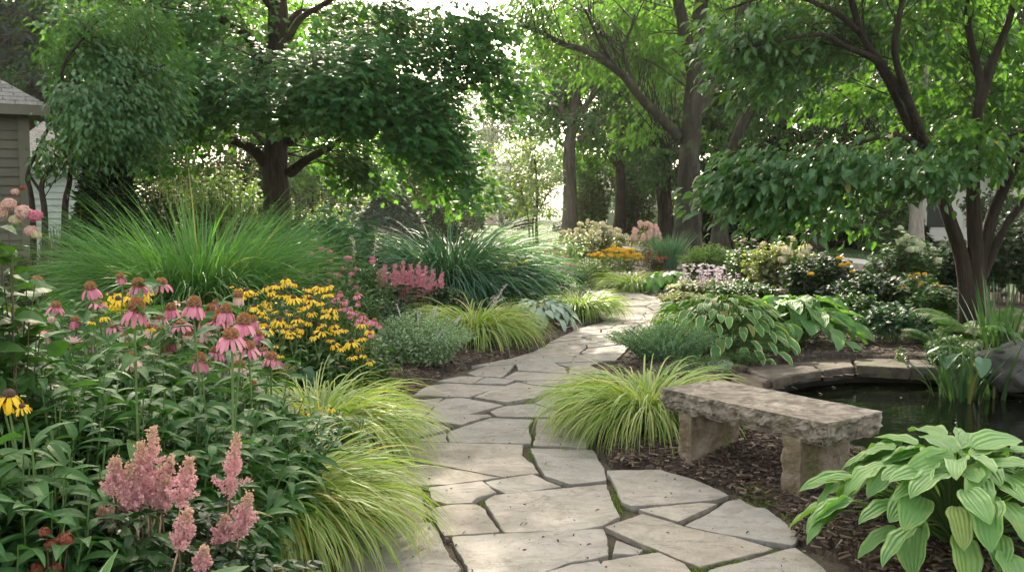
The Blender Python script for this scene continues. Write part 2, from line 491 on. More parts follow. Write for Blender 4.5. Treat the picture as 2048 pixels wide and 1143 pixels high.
T_HOSTAB = leaf_tpl(10, hpoint, 0.34, 0.25, 0.37, 0.06, 9)
T_HOSTAV = leaf_tpl(8, hpoint, 0.42, 0.3, 0.28, 0.07, 7)
T_STACH = leaf_tpl(4, oval, 0.45, 0.35, 0.2)
T_NEEDLE = leaf_tpl(1, lambda t: 1 - 0.7 * t, 0.0, 0.0, 0.12, cols=2)
T_QUAD = leaf_tpl(2, oval, 0.3, 0.4, 0.36)
T_HOSTA2 = [T_HOSTA, leaf_tpl(12, hpoint, 0.6, 0.15, 0.33, 0.12, 9), leaf_tpl(12, hpoint, 0.15, 0.42, 0.27, 0.09, 9), leaf_tpl(12, lambda t: hpoint(t) * (1 + .12 * math.sin(9 * t)), 0.45, 0.2, 0.29, 0.10, 9)]
T_HOSTAB2 = [T_HOSTAB, leaf_tpl(10, hpoint, 0.55, 0.12, 0.39, 0.10, 9), leaf_tpl(10, hpoint, 0.15, 0.4, 0.34, 0.08, 9)]
def maple_tpl():
    ang = [-160, -128, -96, -66, -44, -22, 0, 22, 44, 66, 96, 128, 160]
    rad = [0.30, 0.50, 0.34, 0.62, 0.42, 0.46, 0.74, 0.46, 0.42, 0.62, 0.34, 0.50, 0.30]
    V = [(0, 0.36, 0.0)]
    for a, r in zip(ang, rad):
        x, y = math.sin(math.radians(a)) * r, math.cos(math.radians(a)) * r
        V.append((x * 0.8, 0.36 + y * 0.9, -0.28 * r * r + 0.10 * abs(x)))
    t = [(0, i, i + 1) for i in range(1, len(ang))]
    V = np.array(V)
    return V, None, np.array(t), np.c_[V[:, 0] + 0.5, V[:, 1]]
T_MAPLE = maple_tpl()

def inst(g, tpl, Pn, D, Nn, S, rnd=None, mat=0, flat=None):
    V, q, t, uv = tpl
    Pn = np.asarray(Pn, float).reshape(-1, 3)
    n = len(Pn)
    if n == 0: return
    D = unit(np.broadcast_to(D, (n, 3)))
    Nn = np.broadcast_to(Nn, (n, 3)) + rng.normal(0, 1e-4, (n, 3))
    X = unit(np.cross(D, Nn))
    Z = np.cross(X, D)
    S = np.asarray(S, float)
    if S.ndim == 0: S = np.full(n, float(S))
    if S.ndim == 1: S = np.repeat(S[:, None], 3, 1)
    k = len(V)
    L = V[None] * S[:, None, :]
    W = Pn[:, None] + L[..., 0:1] * X[:, None] + L[..., 1:2] * D[:, None] + L[..., 2:3] * Z[:, None]
    if rnd is None: rnd = rng.random(n)
    rr = np.repeat(np.broadcast_to(rnd, (n,)), k)
    off = (np.arange(n) * k)[:, None, None]
    Q = (q[None] + off).reshape(-1, 4) if q is not None else None
    T = (t[None] + off).reshape(-1, 3) if t is not None else None
    g.add(W.reshape(-1, 3), Q, T, rnd=rr, uv=np.tile(uv, (n, 1)), mat=mat)

def blades(g, base, az, length, elev, droop, width, segs=6, rnd=None, twist=0.0, power=1.0, mat=0):
    """ribbons that rise from base and arch over; elev and droop in radians"""
    base = np.asarray(base, float).reshape(-1, 3)
    n = len(base)
    b = lambda a: np.broadcast_to(np.asarray(a, float), (n,))
    az, length, elev, droop, width = b(az), b(length), b(elev), b(droop), b(width)
    h = np.c_[np.cos(az), np.sin(az), np.zeros(n)]
    side = np.c_[-np.sin(az), np.cos(az), np.zeros(n)]
    pts = [base]
    ts = np.linspace(0, 1, segs + 1)
    for i in range(segs):
        tm = (ts[i] + ts[i + 1]) / 2
        e = elev - droop * tm ** power
        st = (length / segs)[:, None]
        pts.append(pts[-1] + st * (h * np.cos(e)[:, None] + np.array([0, 0, 1]) * np.sin(e)[:, None]))
    C = np.stack(pts, 1)
    prof = np.minimum(1, 0.55 + ts * 1.6) * np.clip((1 - ts) * 2.2, 0.04, 1)
    tw = b(twist)[:, None] * ts[None]
    e_all = elev[:, None] - droop[:, None] * ts[None] ** power
    up = -h[:, None] * np.sin(e_all)[..., None] + np.array([0, 0, 1.0]) * np.cos(e_all)[..., None]
    sd = side[:, None] * np.cos(tw)[..., None] + up * np.sin(tw)[..., None]
    W = (width[:, None] * prof[None] * 0.5)[..., None] * sd
    V = np.stack([C - W, C + W], 2).reshape(n, -1, 3)
    k = 2 * (segs + 1)
    q = np.array([(2 * i, 2 * i + 1, 2 * i + 3, 2 * i + 2) for i in range(segs)])
    Q = (q[None] + (np.arange(n) * k)[:, None, None]).reshape(-1, 4)
    if rnd is None: rnd = rng.random(n)
    uv = np.tile(np.stack([np.tile([0.0, 1.0], segs + 1), np.repeat(ts, 2)], 1), (n, 1))
    g.add(V.reshape(-1, 3), Q, rnd=np.repeat(b(rnd), k), uv=uv, mat=mat)

def tube(g, pts, radii, sides=6, rough=0.0, mat=0, rnd=0.5, cap=False):
    pts = np.asarray(pts, float)
    n = len(pts)
    radii = np.broadcast_to(np.asarray(radii, float), (n,))
    tan = unit(np.gradient(pts, axis=0))
    ref = np.array([0.31, 0.17, 0.93]) if abs(tan[0][2]) < 0.9 else np.array([1.0, 0.2, 0.05])
    X = unit(np.cross(tan, ref))
    Yv = np.cross(tan, X)
    a = np.linspace(0, 2 * math.pi, sides, endpoint=False)
    R = radii[:, None] * np.ones(sides)[None]
    if rough:
        R = R * (1 + rough * rng.normal(0, 1, R.shape) * 0.5 + rough * np.sin(a * 3 + rng.random() * 6)[None])
    V = pts[:, None] + R[..., None] * (np.cos(a)[None, :, None] * X[:, None] + np.sin(a)[None, :, None] * Yv[:, None])
    i, j = np.meshgrid(np.arange(n - 1), np.arange(sides), indexing='ij')
    j2 = (j + 1) % sides
    Q = np.stack([i * sides + j, i * sides + j2, (i + 1) * sides + j2, (i + 1) * sides + j], -1).reshape(-1, 4)
    ng = [list(range((n - 1) * sides, n * sides))] if cap else None
    g.add(V.reshape(-1, 3), Q, ngons=ng, rnd=rnd, mat=mat, uv=np.c_[np.full(n * sides, 0.5), np.repeat(np.linspace(0, 1, n), sides)])

def spline(pts, per=6):
    pts = np.asarray(pts, float)
    if len(pts) < 3:
        t = np.linspace(0, 1, per + 1)[:, None]
        return pts[0] * (1 - t) + pts[1] * t
    p = np.vstack([2 * pts[0] - pts[1], pts, 2 * pts[-1] - pts[-2]])
    out = []
    for i in range(1, len(p) - 2):
        for t in np.linspace(0, 1, per, endpoint=False):
            a, b, c, d = p[i - 1], p[i], p[i + 1], p[i + 2]
            out.append(0.5 * (2 * b + (c - a) * t + (2 * a - 5 * b + 4 * c - d) * t * t + (3 * b - a - 3 * c + d) * t ** 3))
    out.append(pts[-1])
    return np.array(out)

def arr_noise(V, f, amp, seed=0.0):
    return np.array([mnoise.noise(Vector((v[0] * f + seed, v[1] * f + 3.1 * seed, v[2] * f - seed))) for v in V]) * amp

# ================================================================== SETTING: ground, soil, path, pond
def inside(poly, X, Y):
    poly = np.asarray(poly)[:, :2]
    r = np.zeros(X.shape, bool)
    n = len(poly)
    for i in range(n):
        x1, y1 = poly[i]; x2, y2 = poly[(i + 1) % n]
        c = ((y1 > Y) != (y2 > Y)) & (X < (x2 - x1) * (Y - y1) / (y2 - y1 + 1e-12) + x1)
        r ^= c
    return r
def dist_poly(poly, X, Y, closed=True):
    poly = np.asarray(poly)[:, :2]
    d = np.full(X.shape, 1e9)
    n = len(poly)
    for i in range(n if closed else n - 1):
        a, b = poly[i], poly[(i + 1) % n]
        ab = b - a
        t = np.clip(((X - a[0]) * ab[0] + (Y - a[1]) * ab[1]) / (ab @ ab + 1e-12), 0, 1)
        d = np.minimum(d, np.hypot(X - a[0] - t * ab[0], Y - a[1] - t * ab[1]))
    return d

PATH_L = [(-1.15, 1.0), (-1.0, 3.0), (-0.85, 4.4)] + [tuple(G(x, y)[:2]) for x, y in
          [(745, 1000), (775, 930), (795, 880), (792, 810), (833, 775), (900, 742), (985, 722), (1048, 711), (1105, 680), (1160, 655), (1212, 640), (1216, 612), (1185, 586)]] + [(1.05, 20.2), (0.3, 21.3), (-0.6, 22.0)]
PATH_R = [(2.0, 1.0), (1.75, 3.0), (1.55, 4.3)] + [tuple(G(x, y)[:2]) for x, y in
          [(1598, 1080), (1540, 1010), (1450, 972), (1330, 940), (1215, 925), (1200, 880), (1170, 830), (1195, 770), (1235, 722), (1270, 684), (1320, 655), (1352, 625), (1335, 602), (1262, 580)]] + [(2.0, 21.0), (0.9, 22.5), (-0.3, 23.3)]
PATH = PATH_L + PATH_R[::-1]
POND = [(1.85, 7.3), (2.05, 8.35), (2.4, 8.95), (2.9, 9.4), (3.35, 9.62), (3.8, 9.6), (4.4, 9.45), (5.1, 9.1), (5.7, 8.3), (5.6, 7.2), (4.8, 6.35), (3.7, 5.85), (2.9, 5.95), (2.35, 6.55)]

mt_lawn, nt, out = new_mat('lawn')
pos = geo_pos(nt)
a = noise_tex(nt, 1.2, 4.0, vec=pos); b = noise_tex(nt, 55, 4.0, 0.7, pos)
col = mixc(nt, maprange(nt, a, 0.35, 0.65), (0.032, 0.078, 0.020), (0.055, 0.105, 0.028))
col = mixc(nt, maprange(nt, b, 0.4, 0.75, 0, 0.7), col, (0.025, 0.06, 0.016))
p = N_(nt, 'ShaderNodeBsdfPrincipled')
lk(nt, col, p.inputs['Base Color']); p.inputs['Roughness'].default_value = 0.9
lk(nt, bump(nt, b, 1.0, 0.03), p.inputs['Normal']); lk(nt, p.outputs[0], out.inputs[0])

mt_soil, nt, out = new_mat('mulch_soil')
pos = geo_pos(nt)
vor = N_(nt, 'ShaderNodeTexVoronoi'); vor.inputs['Scale'].default_value = 38
mp = N_(nt, 'ShaderNodeMapping'); mp.inputs['Scale'].default_value = (1.0, 0.55, 1)
lk(nt, pos, mp.inputs[0]); lk(nt, mp.outputs[0], vor.inputs['Vector'])
sv = N_(nt, 'ShaderNodeSeparateColor'); lk(nt, vor.outputs['Color'], sv.inputs[0])
col = ramp(nt, sv.outputs[0], [(0.0, (0.022, 0.014, 0.010)), (0.6, (0.05, 0.032, 0.022)), (0.9, (0.085, 0.058, 0.040)), (1.0, (0.13, 0.10, 0.075))])
b = noise_tex(nt, 90, 5.0, 0.7, pos)
col = mixc(nt, maprange(nt, b, 0.4, 0.7, 0, 0.6), col, (0.018, 0.012, 0.009))
p = N_(nt, 'ShaderNodeBsdfPrincipled')
lk(nt, col, p.inputs['Base Color']); p.inputs['Roughness'].default_value = 0.95
h = math_(nt, 'ADD', math_(nt, 'MULTIPLY', sv.outputs[1], 0.6), b)
lk(nt, bump(nt, h, 1.0, 0.025), p.inputs['Normal']); lk(nt, p.outputs[0], out.inputs[0])

# lawn sheet to the horizon, left open over the planted beds
g = Geo()
BX0, BX1, BY0, BY1 = -7.0, 9.0, -2.0, 27.0
xs = [-400, -150, -60, -30, -15, BX0, BX1, 15, 30, 60, 150, 400]
ys = [-150, -60, -20, BY0, BY1, 35, 45, 60, 90, 140, 250, 500]
V = np.array([(x, y, -0.03) for y in ys for x in xs], float)
Q = []
for j in range(len(ys) - 1):
    for i in range(len(xs) - 1):
        if xs[i] >= BX0 and xs[i + 1] <= BX1 and ys[j] >= BY0 and ys[j + 1] <= BY1: continue
        k = j * len(xs) + i
        Q.append((k, k + 1, k + 1 + len(xs), k + len(xs)))
g.add(V, Q)
tag(g.build('ground', mt_lawn), kind='structure')

def soil_z(X, Y):
    dp = dist_poly(PATH, X, Y)
    ins = inside(PATH, X, Y)
    z = np.where(ins, -0.06, np.clip(dp, 0, 0.5) * 0.16 + 0.0)
    z = np.where(~ins & (dp < 0.05), -0.012, z)
    dq = dist_poly(POND, X, Y)
    z = np.where(dq < 0.45, np.minimum(z, -0.02), z)
    return z
# soil of the beds: a fine grid near the camera, coarser behind, open over the pond
g = Geo()
gx = np.concatenate([np.arange(BX0 - 0.05, -2, 0.25), np.arange(-2, 4.2, 0.06), np.arange(4.2, BX1 + 0.3, 0.24)])
gy = np.concatenate([np.arange(BY0 - 0.05, 3, 0.25), np.arange(3, 11, 0.06), np.arange(11, BY1 + 0.3, 0.2)])
XX, YY = np.meshgrid(gx, gy)
ZZ = soil_z(XX, YY)
V = np.stack([XX, YY, ZZ], -1).reshape(-1, 3)
nz = np.array([mnoise.noise(Vector((v[0] * 3.1, v[1] * 3.1, 0))) * 0.02 + mnoise.noise(Vector((v[0] * 14, v[1] * 14, 5))) * 0.010 for v in V])
V[:, 2] += nz
V[:, 2] = np.where((XX.ravel() <= BX0) | (XX.ravel() >= BX1) | (YY.ravel() >= BY1) | (YY.ravel() <= BY0), -0.026, V[:, 2])
nxg, nyg = len(gx), len(gy)
i, j = np.meshgrid(np.arange(nxg - 1), np.arange(nyg - 1))
k = (j * nxg + i).ravel()
Q = np.stack([k, k + 1, k + 1 + nxg, k + nxg], -1)
cxm, cym = V[Q].mean(1)[:, 0], V[Q].mean(1)[:, 1]
keep = ~(inside(POND, cxm, cym) & (dist_poly(POND, cxm, cym) > 0.06))
g.add(V, Q[keep])
tag(g.build('soil', mt_soil, smooth=True), kind='structure')

# ---- flagstone path, traced stone by stone in front, cut from cells farther off
def ZA(pts): return [(740 + u * 0.2477, 860 + v * 0.2477) for u, v in pts]
def ZB(pts): return [(1180 + u * 0.2441, 880 + v * 0.2441) for u, v in pts]
def ZC(pts): return [(760 + u * 0.2344, 700 + v * 0.2344) for u, v in pts]
STONES = [
    ZA([(180, 130), (350, 95), (1240, 110), (1220, 195), (1300, 260), (1365, 340), (1200, 355), (1080, 370), (740, 308), (440, 258), (260, 225)]),
    ZA([(60, 330), (250, 265), (430, 272), (740, 322), (1050, 374), (660, 430), (240, 440), (80, 430)]),
    ZA([(1290, 140), (1800, 152), (1890, 310), (1905, 395), (1620, 432), (1410, 362), (1370, 290)]),
    ZA([(922, 412), (1310, 350), (1550, 450), (1095, 505)]),
    ZA([(460, 468), (905, 418), (1015, 503), (860, 545), (820, 588), (620, 598), (510, 568)]),
    ZA([(60, 455), (410, 460), (450, 690), (400, 735), (150, 750), (40, 640)]),
    ZA([(505, 640), (535, 622), (640, 604), (860, 597), (930, 645), (1045, 820), (600, 850), (530, 740)]),
    ZA([(920, 562), (1015, 515), (1560, 462), (1910, 432), (1975, 610), (2010, 690), (1880, 765), (1680, 795), (1085, 822)]),
    ZA([(-60, 770), (490, 745), (575, 880), (640, 1010), (735, 1110), (620, 1180), (100, 1420), (-260, 1400), (-200, 1000)]),
    ZA([(665, 860), (1060, 835), (1890, 797), (1925, 1000), (1840, 1030), (1600, 1068), (1400, 1138), (800, 1175), (760, 1040), (700, 950)]),
    ZA([(1440, 1150), (1620, 1092), (1850, 1055), (1925, 1180), (1890, 1420), (1250, 1440), (1230, 1240)]),
    ZA([(850, 1215), (1200, 1205), (1210, 1440), (330, 1500), (300, 1400), (660, 1220)]),
    ZB([(145, 255), (570, 243), (850, 325), (990, 375), (1130, 450), (1030, 485), (620, 528), (340, 538), (260, 508), (210, 380)]),
    ZB([(392, 560), (900, 512), (1040, 520), (720, 655), (500, 598)]),
    ZB([(775, 690), (1130, 492), (1230, 475), (1350, 545), (1430, 545), (1600, 660), (1725, 760), (1660, 848), (1160, 768)]),
    ZB([(125, 705), (430, 600), (770, 700), (1150, 785), (1500, 880), (1180, 955), (900, 1028), (580, 903), (380, 825)]),
    ZB([(215, 812), (440, 890), (385, 928), (185, 922)]),
    ZB([(105, 985), (570, 910), (760, 1005), (840, 1080), (700, 1330), (100, 1340), (90, 1180)]),
    ZB([(985, 1062), (1420, 950), (1560, 905), (1680, 885), (1850, 990), (1960, 1100), (2080, 1330), (800, 1330), (900, 1120)]),
    ZC([(580, 700), (700, 655), (950, 578), (1300, 592), (1272, 650), (1290, 790), (590, 780)]),
    ZC([(290, 768), (560, 702), (572, 777)]),
    ZC([(80, 590), (330, 618), (430, 614), (590, 655), (500, 688), (270, 745), (80, 720)]),
    ZC([(1345, 592), (1690, 585), (1800, 700), (1760, 830), (1312, 815)]),
    ZC([(942, 515), (1060, 472), (1300, 452), (1565, 532), (1555, 565), (1000, 556)]),
    ZC([(485, 455), (560, 408), (700, 402), (980, 450), (1045, 465), (740, 550), (920, 545), (960, 562), (850, 578), (690, 638), (440, 600), (350, 602), (440, 520)]),
    ZC([(90, 440), (535, 398), (450, 470), (415, 520), (315, 603), (60, 585)]),
    ZC([(285, 378), (400, 302), (560, 277), (1050, 297), (755, 395), (540, 388)]),
    ZC([(795, 400), (1030, 315), (1180, 272), (1300, 302), (1620, 330), (1350, 405), (1240, 418), (1080, 447)]),
    ZC([(1325, 448), (1360, 424), (1640, 342), (1790, 350), (1800, 480), (1570, 525)]),
    ZC([(480, 262), (700, 218), (885, 225), (775, 282)]),
    ZC([(800, 285), (905, 232), (1160, 252), (1080, 290)]),
    ZC([(740, 192), (930, 122), (1145, 112), (1105, 165), (1040, 228), (830, 217)]),
    ZC([(1060, 237), (1160, 182), (1620, 207), (1780, 215), (1740, 250), (1210, 262)]),
    ZC([(1205, 268), (1690, 256), (1580, 312), (1290, 292)]),
    ZC([(1180, 172), (1160, 108), (1480, 112), (1585, 160), (1585, 197)]),
    ZC([(1620, 150), (1800, 130), (1900, 200), (1615, 197)]),
    ZC([(1060, 95), (1260, 45), (1500, 65), (1490, 92), (1150, 100)]),
    ZC([(1510, 90), (1560, 58), (1960, 40), (1990, 60), (1780, 128), (1620, 140), (1500, 108)]),
]
pl, pr = spline([(*p_, 0) for p_ in PATH_L], 4), spline([(*p_, 0) for p_ in PATH_R], 4)
nn = min(len(pl), len(pr))
idx = np.linspace(0, 1, 60)
def resamp(pp, n):
    d = np.r_[0, np.cumsum(np.linalg.norm(np.diff(pp, axis=0), axis=1))]
    t = np.linspace(0, d[-1], n)
    return np.stack([np.interp(t, d, pp[:, k_]) for k_ in range(3)], -1)
LL, RR = resamp(pl, 90), resamp(pr, 90)
W = 14
V = np.array([LL[i] * (1 - w) + RR[i] * w for i in range(90) for w in np.linspace(-0.02, 1.02, W)])
V[:, 2] = -0.034 + arr_noise(V, 9, 0.008)
Q = [(i * W + j, i * W + j + 1, (i + 1) * W + j + 1, (i + 1) * W + j) for i in range(89) for j in range(W - 1)]
g = Geo()
g.add(V, Q)
mt_joint, nt, out = new_mat('joint_grit')
pos = geo_pos(nt)
b = noise_tex(nt, 130, 5.0, 0.75, pos); a = noise_tex(nt, 2.2, 4.0, vec=pos)
col = ramp(nt, b, [(0.3, (0.03, 0.022, 0.015)), (0.55, (0.10, 0.08, 0.055)), (0.75, (0.22, 0.18, 0.13))])
col = mixc(nt, maprange(nt, a, 0.52, 0.62, 0, 0.8), col, (0.05, 0.075, 0.02))
p = N_(nt, 'ShaderNodeBsdfPrincipled')
lk(nt, col, p.inputs['Base Color']); p.inputs['Roughness'].default_value = 1.0
lk(nt, bump(nt, b, 1.0, 0.02), p.inputs['Normal']); lk(nt, p.outputs[0], out.inputs[0])
path = tag(g.build('path', mt_joint, smooth=True), kind='structure')

def stone_mesh(g, poly, top, thick, jag=0.006, step=0.04, bev=0.0045, tilt=(0, 0), rnd=0.5, ztop=0.0):
    """flat stone with broken edges; poly counter-clockwise or not, in ground coordinates"""
    poly = np.asarray(poly, float)[:, :2]
    ar = 0.5 * np.sum(poly[:, 0] * np.roll(poly[:, 1], -1) - np.roll(poly[:, 0], -1) * poly[:, 1])
    if ar < 0: poly = poly[::-1]
    pts = []
    for i_ in range(len(poly)):
        a_, b_ = poly[i_], poly[(i_ + 1) % len(poly)]
        n_ = max(1, int(np.linalg.norm(b_ - a_) / step))
        for k_ in range(n_): pts.append(a_ + (b_ - a_) * k_ / n_)
    pts = np.array(pts)
    # round the corners a little
    pts = 0.9 * pts + 0.05 * (np.roll(pts, 1, 0) + np.roll(pts, -1, 0))
    sd = random.random() * 50
    q3 = np.c_[pts, np.full(len(pts), sd)]
    tang = unit(np.roll(pts, -1, 0) - np.roll(pts, 1, 0))
    nrm = np.c_[tang[:, 1], -tang[:, 0]]
    off = arr_noise(q3, 6, jag * 2.0) + arr_noise(q3, 22, jag) + rng.normal(0, jag * 0.25, len(pts))
    pts = pts + nrm * (off + 0.002)[:, None]
    n = len(pts)
    c = pts.mean(0)
    zt = lambda p_: top + (p_ - c) @ np.array(tilt)
    chip = np.abs(arr_noise(q3, 15, 1.0, 9.0))
    ins = pts - nrm * (bev * (0.35 + 1.6 * chip))[:, None]
    r0 = np.c_[ins, zt(ins)]
    r1 = np.c_[pts, zt(pts) - bev * (0.4 + 1.2 * chip)]
    r2 = np.c_[pts + nrm * (arr_noise(q3, 18, jag, 3.0))[:, None], zt(pts) - thick * 0.5]
    r3 = np.c_[pts - nrm * 0.006, zt(pts) - thick]
    V = np.concatenate([r0, r1, r2, r3])
    Q = []
    for L in range(3):
        for i_ in range(n):
            Q.append((L * n + i_, (L + 1) * n + i_, (L + 1) * n + (i_ + 1) % n, L * n + (i_ + 1) % n))
    g.add(V, Q, ngons=[list(range(n)), list(range(4 * n - 1, 3 * n - 1, -1))], rnd=rnd)

def add_flag(poly, thick=0.05):
    g = Geo()
    stone_mesh(g, poly, random.uniform(-0.004, 0.006), thick, tilt=(random.uniform(-.008, .008), random.uniform(-.008, .008)), rnd=random.random())
    return g.build('flagstone', MT['flag'], path)
for s in STONES:
    add_flag([G(x, y) for x, y in s])

# cells along the path beyond the traced stones (s along, t across)
def clip_half(poly, mid, n):
    outp = []
    for i_ in range(len(poly)):
        a_, b_ = poly[i_], poly[(i_ + 1) % len(poly)]
        da, db = (a_ - mid) @ n, (b_ - mid) @ n
        if da <= 0: outp.append(a_)
        if (da < 0) != (db < 0) and abs(da - db) > 1e-9: outp.append(a_ + (b_ - a_) * da / (da - db))
    return outp
ctr = (LL + RR) / 2
dl = np.r_[0, np.cumsum(np.linalg.norm(np.diff(ctr, axis=0), axis=1))]
wid = np.linalg.norm(RR - LL, axis=1)
def st2xy(s, t):
    a_ = np.array([np.interp(s, dl, LL[:, 0]), np.interp(s, dl, LL[:, 1])])
    b_ = np.array([np.interp(s, dl, RR[:, 0]), np.interp(s, dl, RR[:, 1])])
    return a_ + (b_ - a_) * t
s0 = np.interp(10.05, ctr[:, 1], dl)
seeds = []
s = s0 + 0.22
row = 0
while s < dl[-1] - 0.2:
    nc = 2 + (random.random() < 0.45)
    o_ = random.uniform(-0.12, 0.12)
    for k_ in range(nc):
        seeds.append((s + random.uniform(-0.17, 0.17), (k_ + 0.5) / nc + o_ + random.uniform(-0.10, 0.10)))
    s += 0.40
    row += 1
Wt = 1.25
sd = np.array([(a_, b_ * Wt) for a_, b_ in seeds])
for i_, c_ in enumerate(sd):
    poly = [np.array(v) for v in ((s0, 0.02), (dl[-1], 0.02), (dl[-1], Wt - 0.02), (s0, Wt - 0.02))]
    for j_, o_ in enumerate(sd):
        if j_ == i_ or abs(o_[0] - c_[0]) > 1.6: continue
        d_ = o_ - c_
        L_ = np.linalg.norm(d_)
        poly = clip_half(poly, (o_ + c_) / 2 - d_ / L_ * 0.013, d_ / L_)
        if len(poly) < 3: break
    if len(poly) < 3: continue
    add_flag([st2xy(v[0], v[1] / Wt) for v in poly], 0.045)
for pts in ([(-1.1, 3.62), (-0.1, 3.55), (0.0, 2.7), (-1.05, 2.6)], [(0.0, 3.6), (1.0, 3.62), (1.0, 2.75), (0.1, 2.7)], [(1.06, 3.6), (1.72, 3.55), (1.75, 2.8), (1.08, 2.75)], [(-1.1, 2.5), (0.3, 2.62), (0.3, 1.5), (-1.1, 1.4)], [(0.38, 2.6), (1.85, 2.7), (1.95, 1.4), (0.4, 1.5)]):
    add_flag(pts)

# ---- pond: water sheet, dark bowl
g = Geo()
pp = np.array([(x, y, -0.13) for x, y in POND]); c = pp.mean(0)
pp = c + (pp - c) * 1.05
g.add(pp, ngons=[list(range(len(pp)))[::-1]])
mt_water, nt, out = new_mat('pond_water')
p = N_(nt, 'ShaderNodeBsdfPrincipled')
p.inputs['Base Color'].default_value = (0.003, 0.0045, 0.0025, 1)
p.inputs['Roughness'].default_value = 0.015
p.inputs['IOR'].default_value = 1.33
p.inputs['Specular IOR Level'].default_value = 0.34
mp = N_(nt, 'ShaderNodeMapping'); mp.inputs['Scale'].default_value = (0.7, 2.2, 1)
lk(nt, geo_pos(nt), mp.inputs[0])
w1 = noise_tex(nt, 3.2, 3.0, 0.5, mp.outputs[0])
lk(nt, bump(nt, w1, 0.10, 0.05), p.inputs['Normal'])
lk(nt, p.outputs[0], out.inputs[0])
tag(g.build('pond_water', mt_water), kind='structure')
g = Geo()
ring = [c * np.array([1, 1, 0]) + (pp - c) * k_ * np.array([1, 1, 0]) + np.array([0, 0, z_]) for k_, z_ in ((1.10, -0.015), (1.0, -0.35), (0.7, -0.7))]
n = len(pp)
V = np.concatenate(ring)
Q = [(L * n + i, L * n + (i + 1) % n, (L + 1) * n + (i + 1) % n, (L + 1) * n + i) for L in range(2) for i in range(n)]
g.add(V, Q, ngons=[list(range(2 * n, 3 * n))])
tag(g.build('pond_bed', plain_mat('pond_liner', (0.012, 0.012, 0.01), (0.03, 0.03, 0.022), 6, 0.7)), kind='structure')

# ---- coping stones round the pond
def ZF(pts, z): return [G(1440 + u * 0.2969, 660 + v * 0.2969, z) for u, v in pts]
def coping(poly, z, thick, label, mat='coping', layers=1):
    cc = np.mean(np.array(poly)[:, :2], 0)
    g = Geo()
    stone_mesh(g, poly, z, thick, jag=0.012, bev=0.02, step=0.05, tilt=(random.uniform(-.02, .02), random.uniform(-.02, .02)), rnd=random.random())
    o = g.build('coping_stone', MT[mat])
    return tag(o, label, 'edging stone', 'stones laid around the pond edge')
coping(ZF([(60, 335), (130, 268), (250, 295), (345, 320), (285, 345), (290, 385), (190, 372), (-60, 380), (-60, 330)], 0.05), 0.04, 0.09, 'reddish brown flat stone at the pond edge nearest the bench seat', 'coping')
coping(ZF([(205, 275), (150, 232), (440, 222), (640, 233), (690, 262), (470, 290), (360, 322), (260, 296)], 0.06), 0.05, 0.09, 'long grey brown pond edge stone between reddish stone and back corner', 'coping')
coping(ZF([(480, 182), (870, 178), (900, 236), (700, 258), (640, 228), (470, 216)], 0.05), 0.04, 0.11, 'dark grey back edge pond stone below the big plain hosta', 'coping')
coping(ZF([(905, 166), (1270, 182), (1275, 246), (920, 232)], 0.06), 0.05, 0.11, 'wide grey slab on the back pond edge with mossy top', 'coping_moss')
coping(ZF([(1283, 184), (1560, 196), (1570, 252), (1282, 247)], 0.05), 0.05, 0.12, 'mossy slab on the back pond edge just left of the water plants', 'coping_moss')
coping(ZF([(1580, 200), (1900, 222), (1900, 268), (1575, 254)], 0.05), 0.05, 0.12, 'slab on the back pond edge hidden behind the water plants', 'coping_moss')
coping([(4.75, 9.5), (5.5, 9.2), (5.4, 8.8), (4.75, 9.1)], 0.05, 0.12, 'pond edge slab under the grey boulder', 'coping_moss')
coping([(5.5, 9.0), (6.05, 8.3), (5.65, 8.1), (5.3, 8.7)], 0.05, 0.12, 'pond edge slab past the boulder at the far right bank')
coping([(5.9, 8.2), (6.0, 7.2), (5.5, 7.1), (5.55, 8.1)], 0.05, 0.12, 'pond edge slab along the right hand bank')
coping([(5.95, 7.1), (5.2, 6.2), (4.8, 6.45), (5.5, 7.15)], 0.05, 0.12, 'pond edge slab on the near right bank')
coping([(5.1, 6.15), (4.1, 5.6), (3.85, 6.0), (4.75, 6.45)], 0.05, 0.12, 'pond edge slab behind the lime hosta')
coping([G(1690, 905, .02), G(1745, 908, .02), G(1800, 930, .02), G(1850, 948, .02), G(1780, 965, .02), G(1712, 950, .02)], 0.02, 0.12, 'flat pale stone between bench end and the lime hosta')
coping([G(1685, 965, .02), G(1780, 960, .02), G(1800, 985, .02), G(1700, 990, .02)], 0.0, 0.08, 'low stone at the foot of the right bench leg by moss')
coping([G(1490, 868, .03), G(1530, 862, .03), G(1580, 880, .03), G(1530, 884, .03), G(1495, 882, .03)], 0.03, 0.1, 'mossy stone seen between the bench legs', 'coping_moss')
coping([G(1535, 888, .02), G(1600, 880, .02), G(1640, 895, .02), G(1600, 912, .02), G(1545, 905, .02)], 0.02, 0.1, 'pale stone partly behind the right bench leg')
coping([(1.45, 7.5), (1.9, 7.15), (2.05, 7.5), (2.05, 8.3), (1.65, 8.1)], 0.04, 0.14, 'pond edge stone just behind the bench seat')

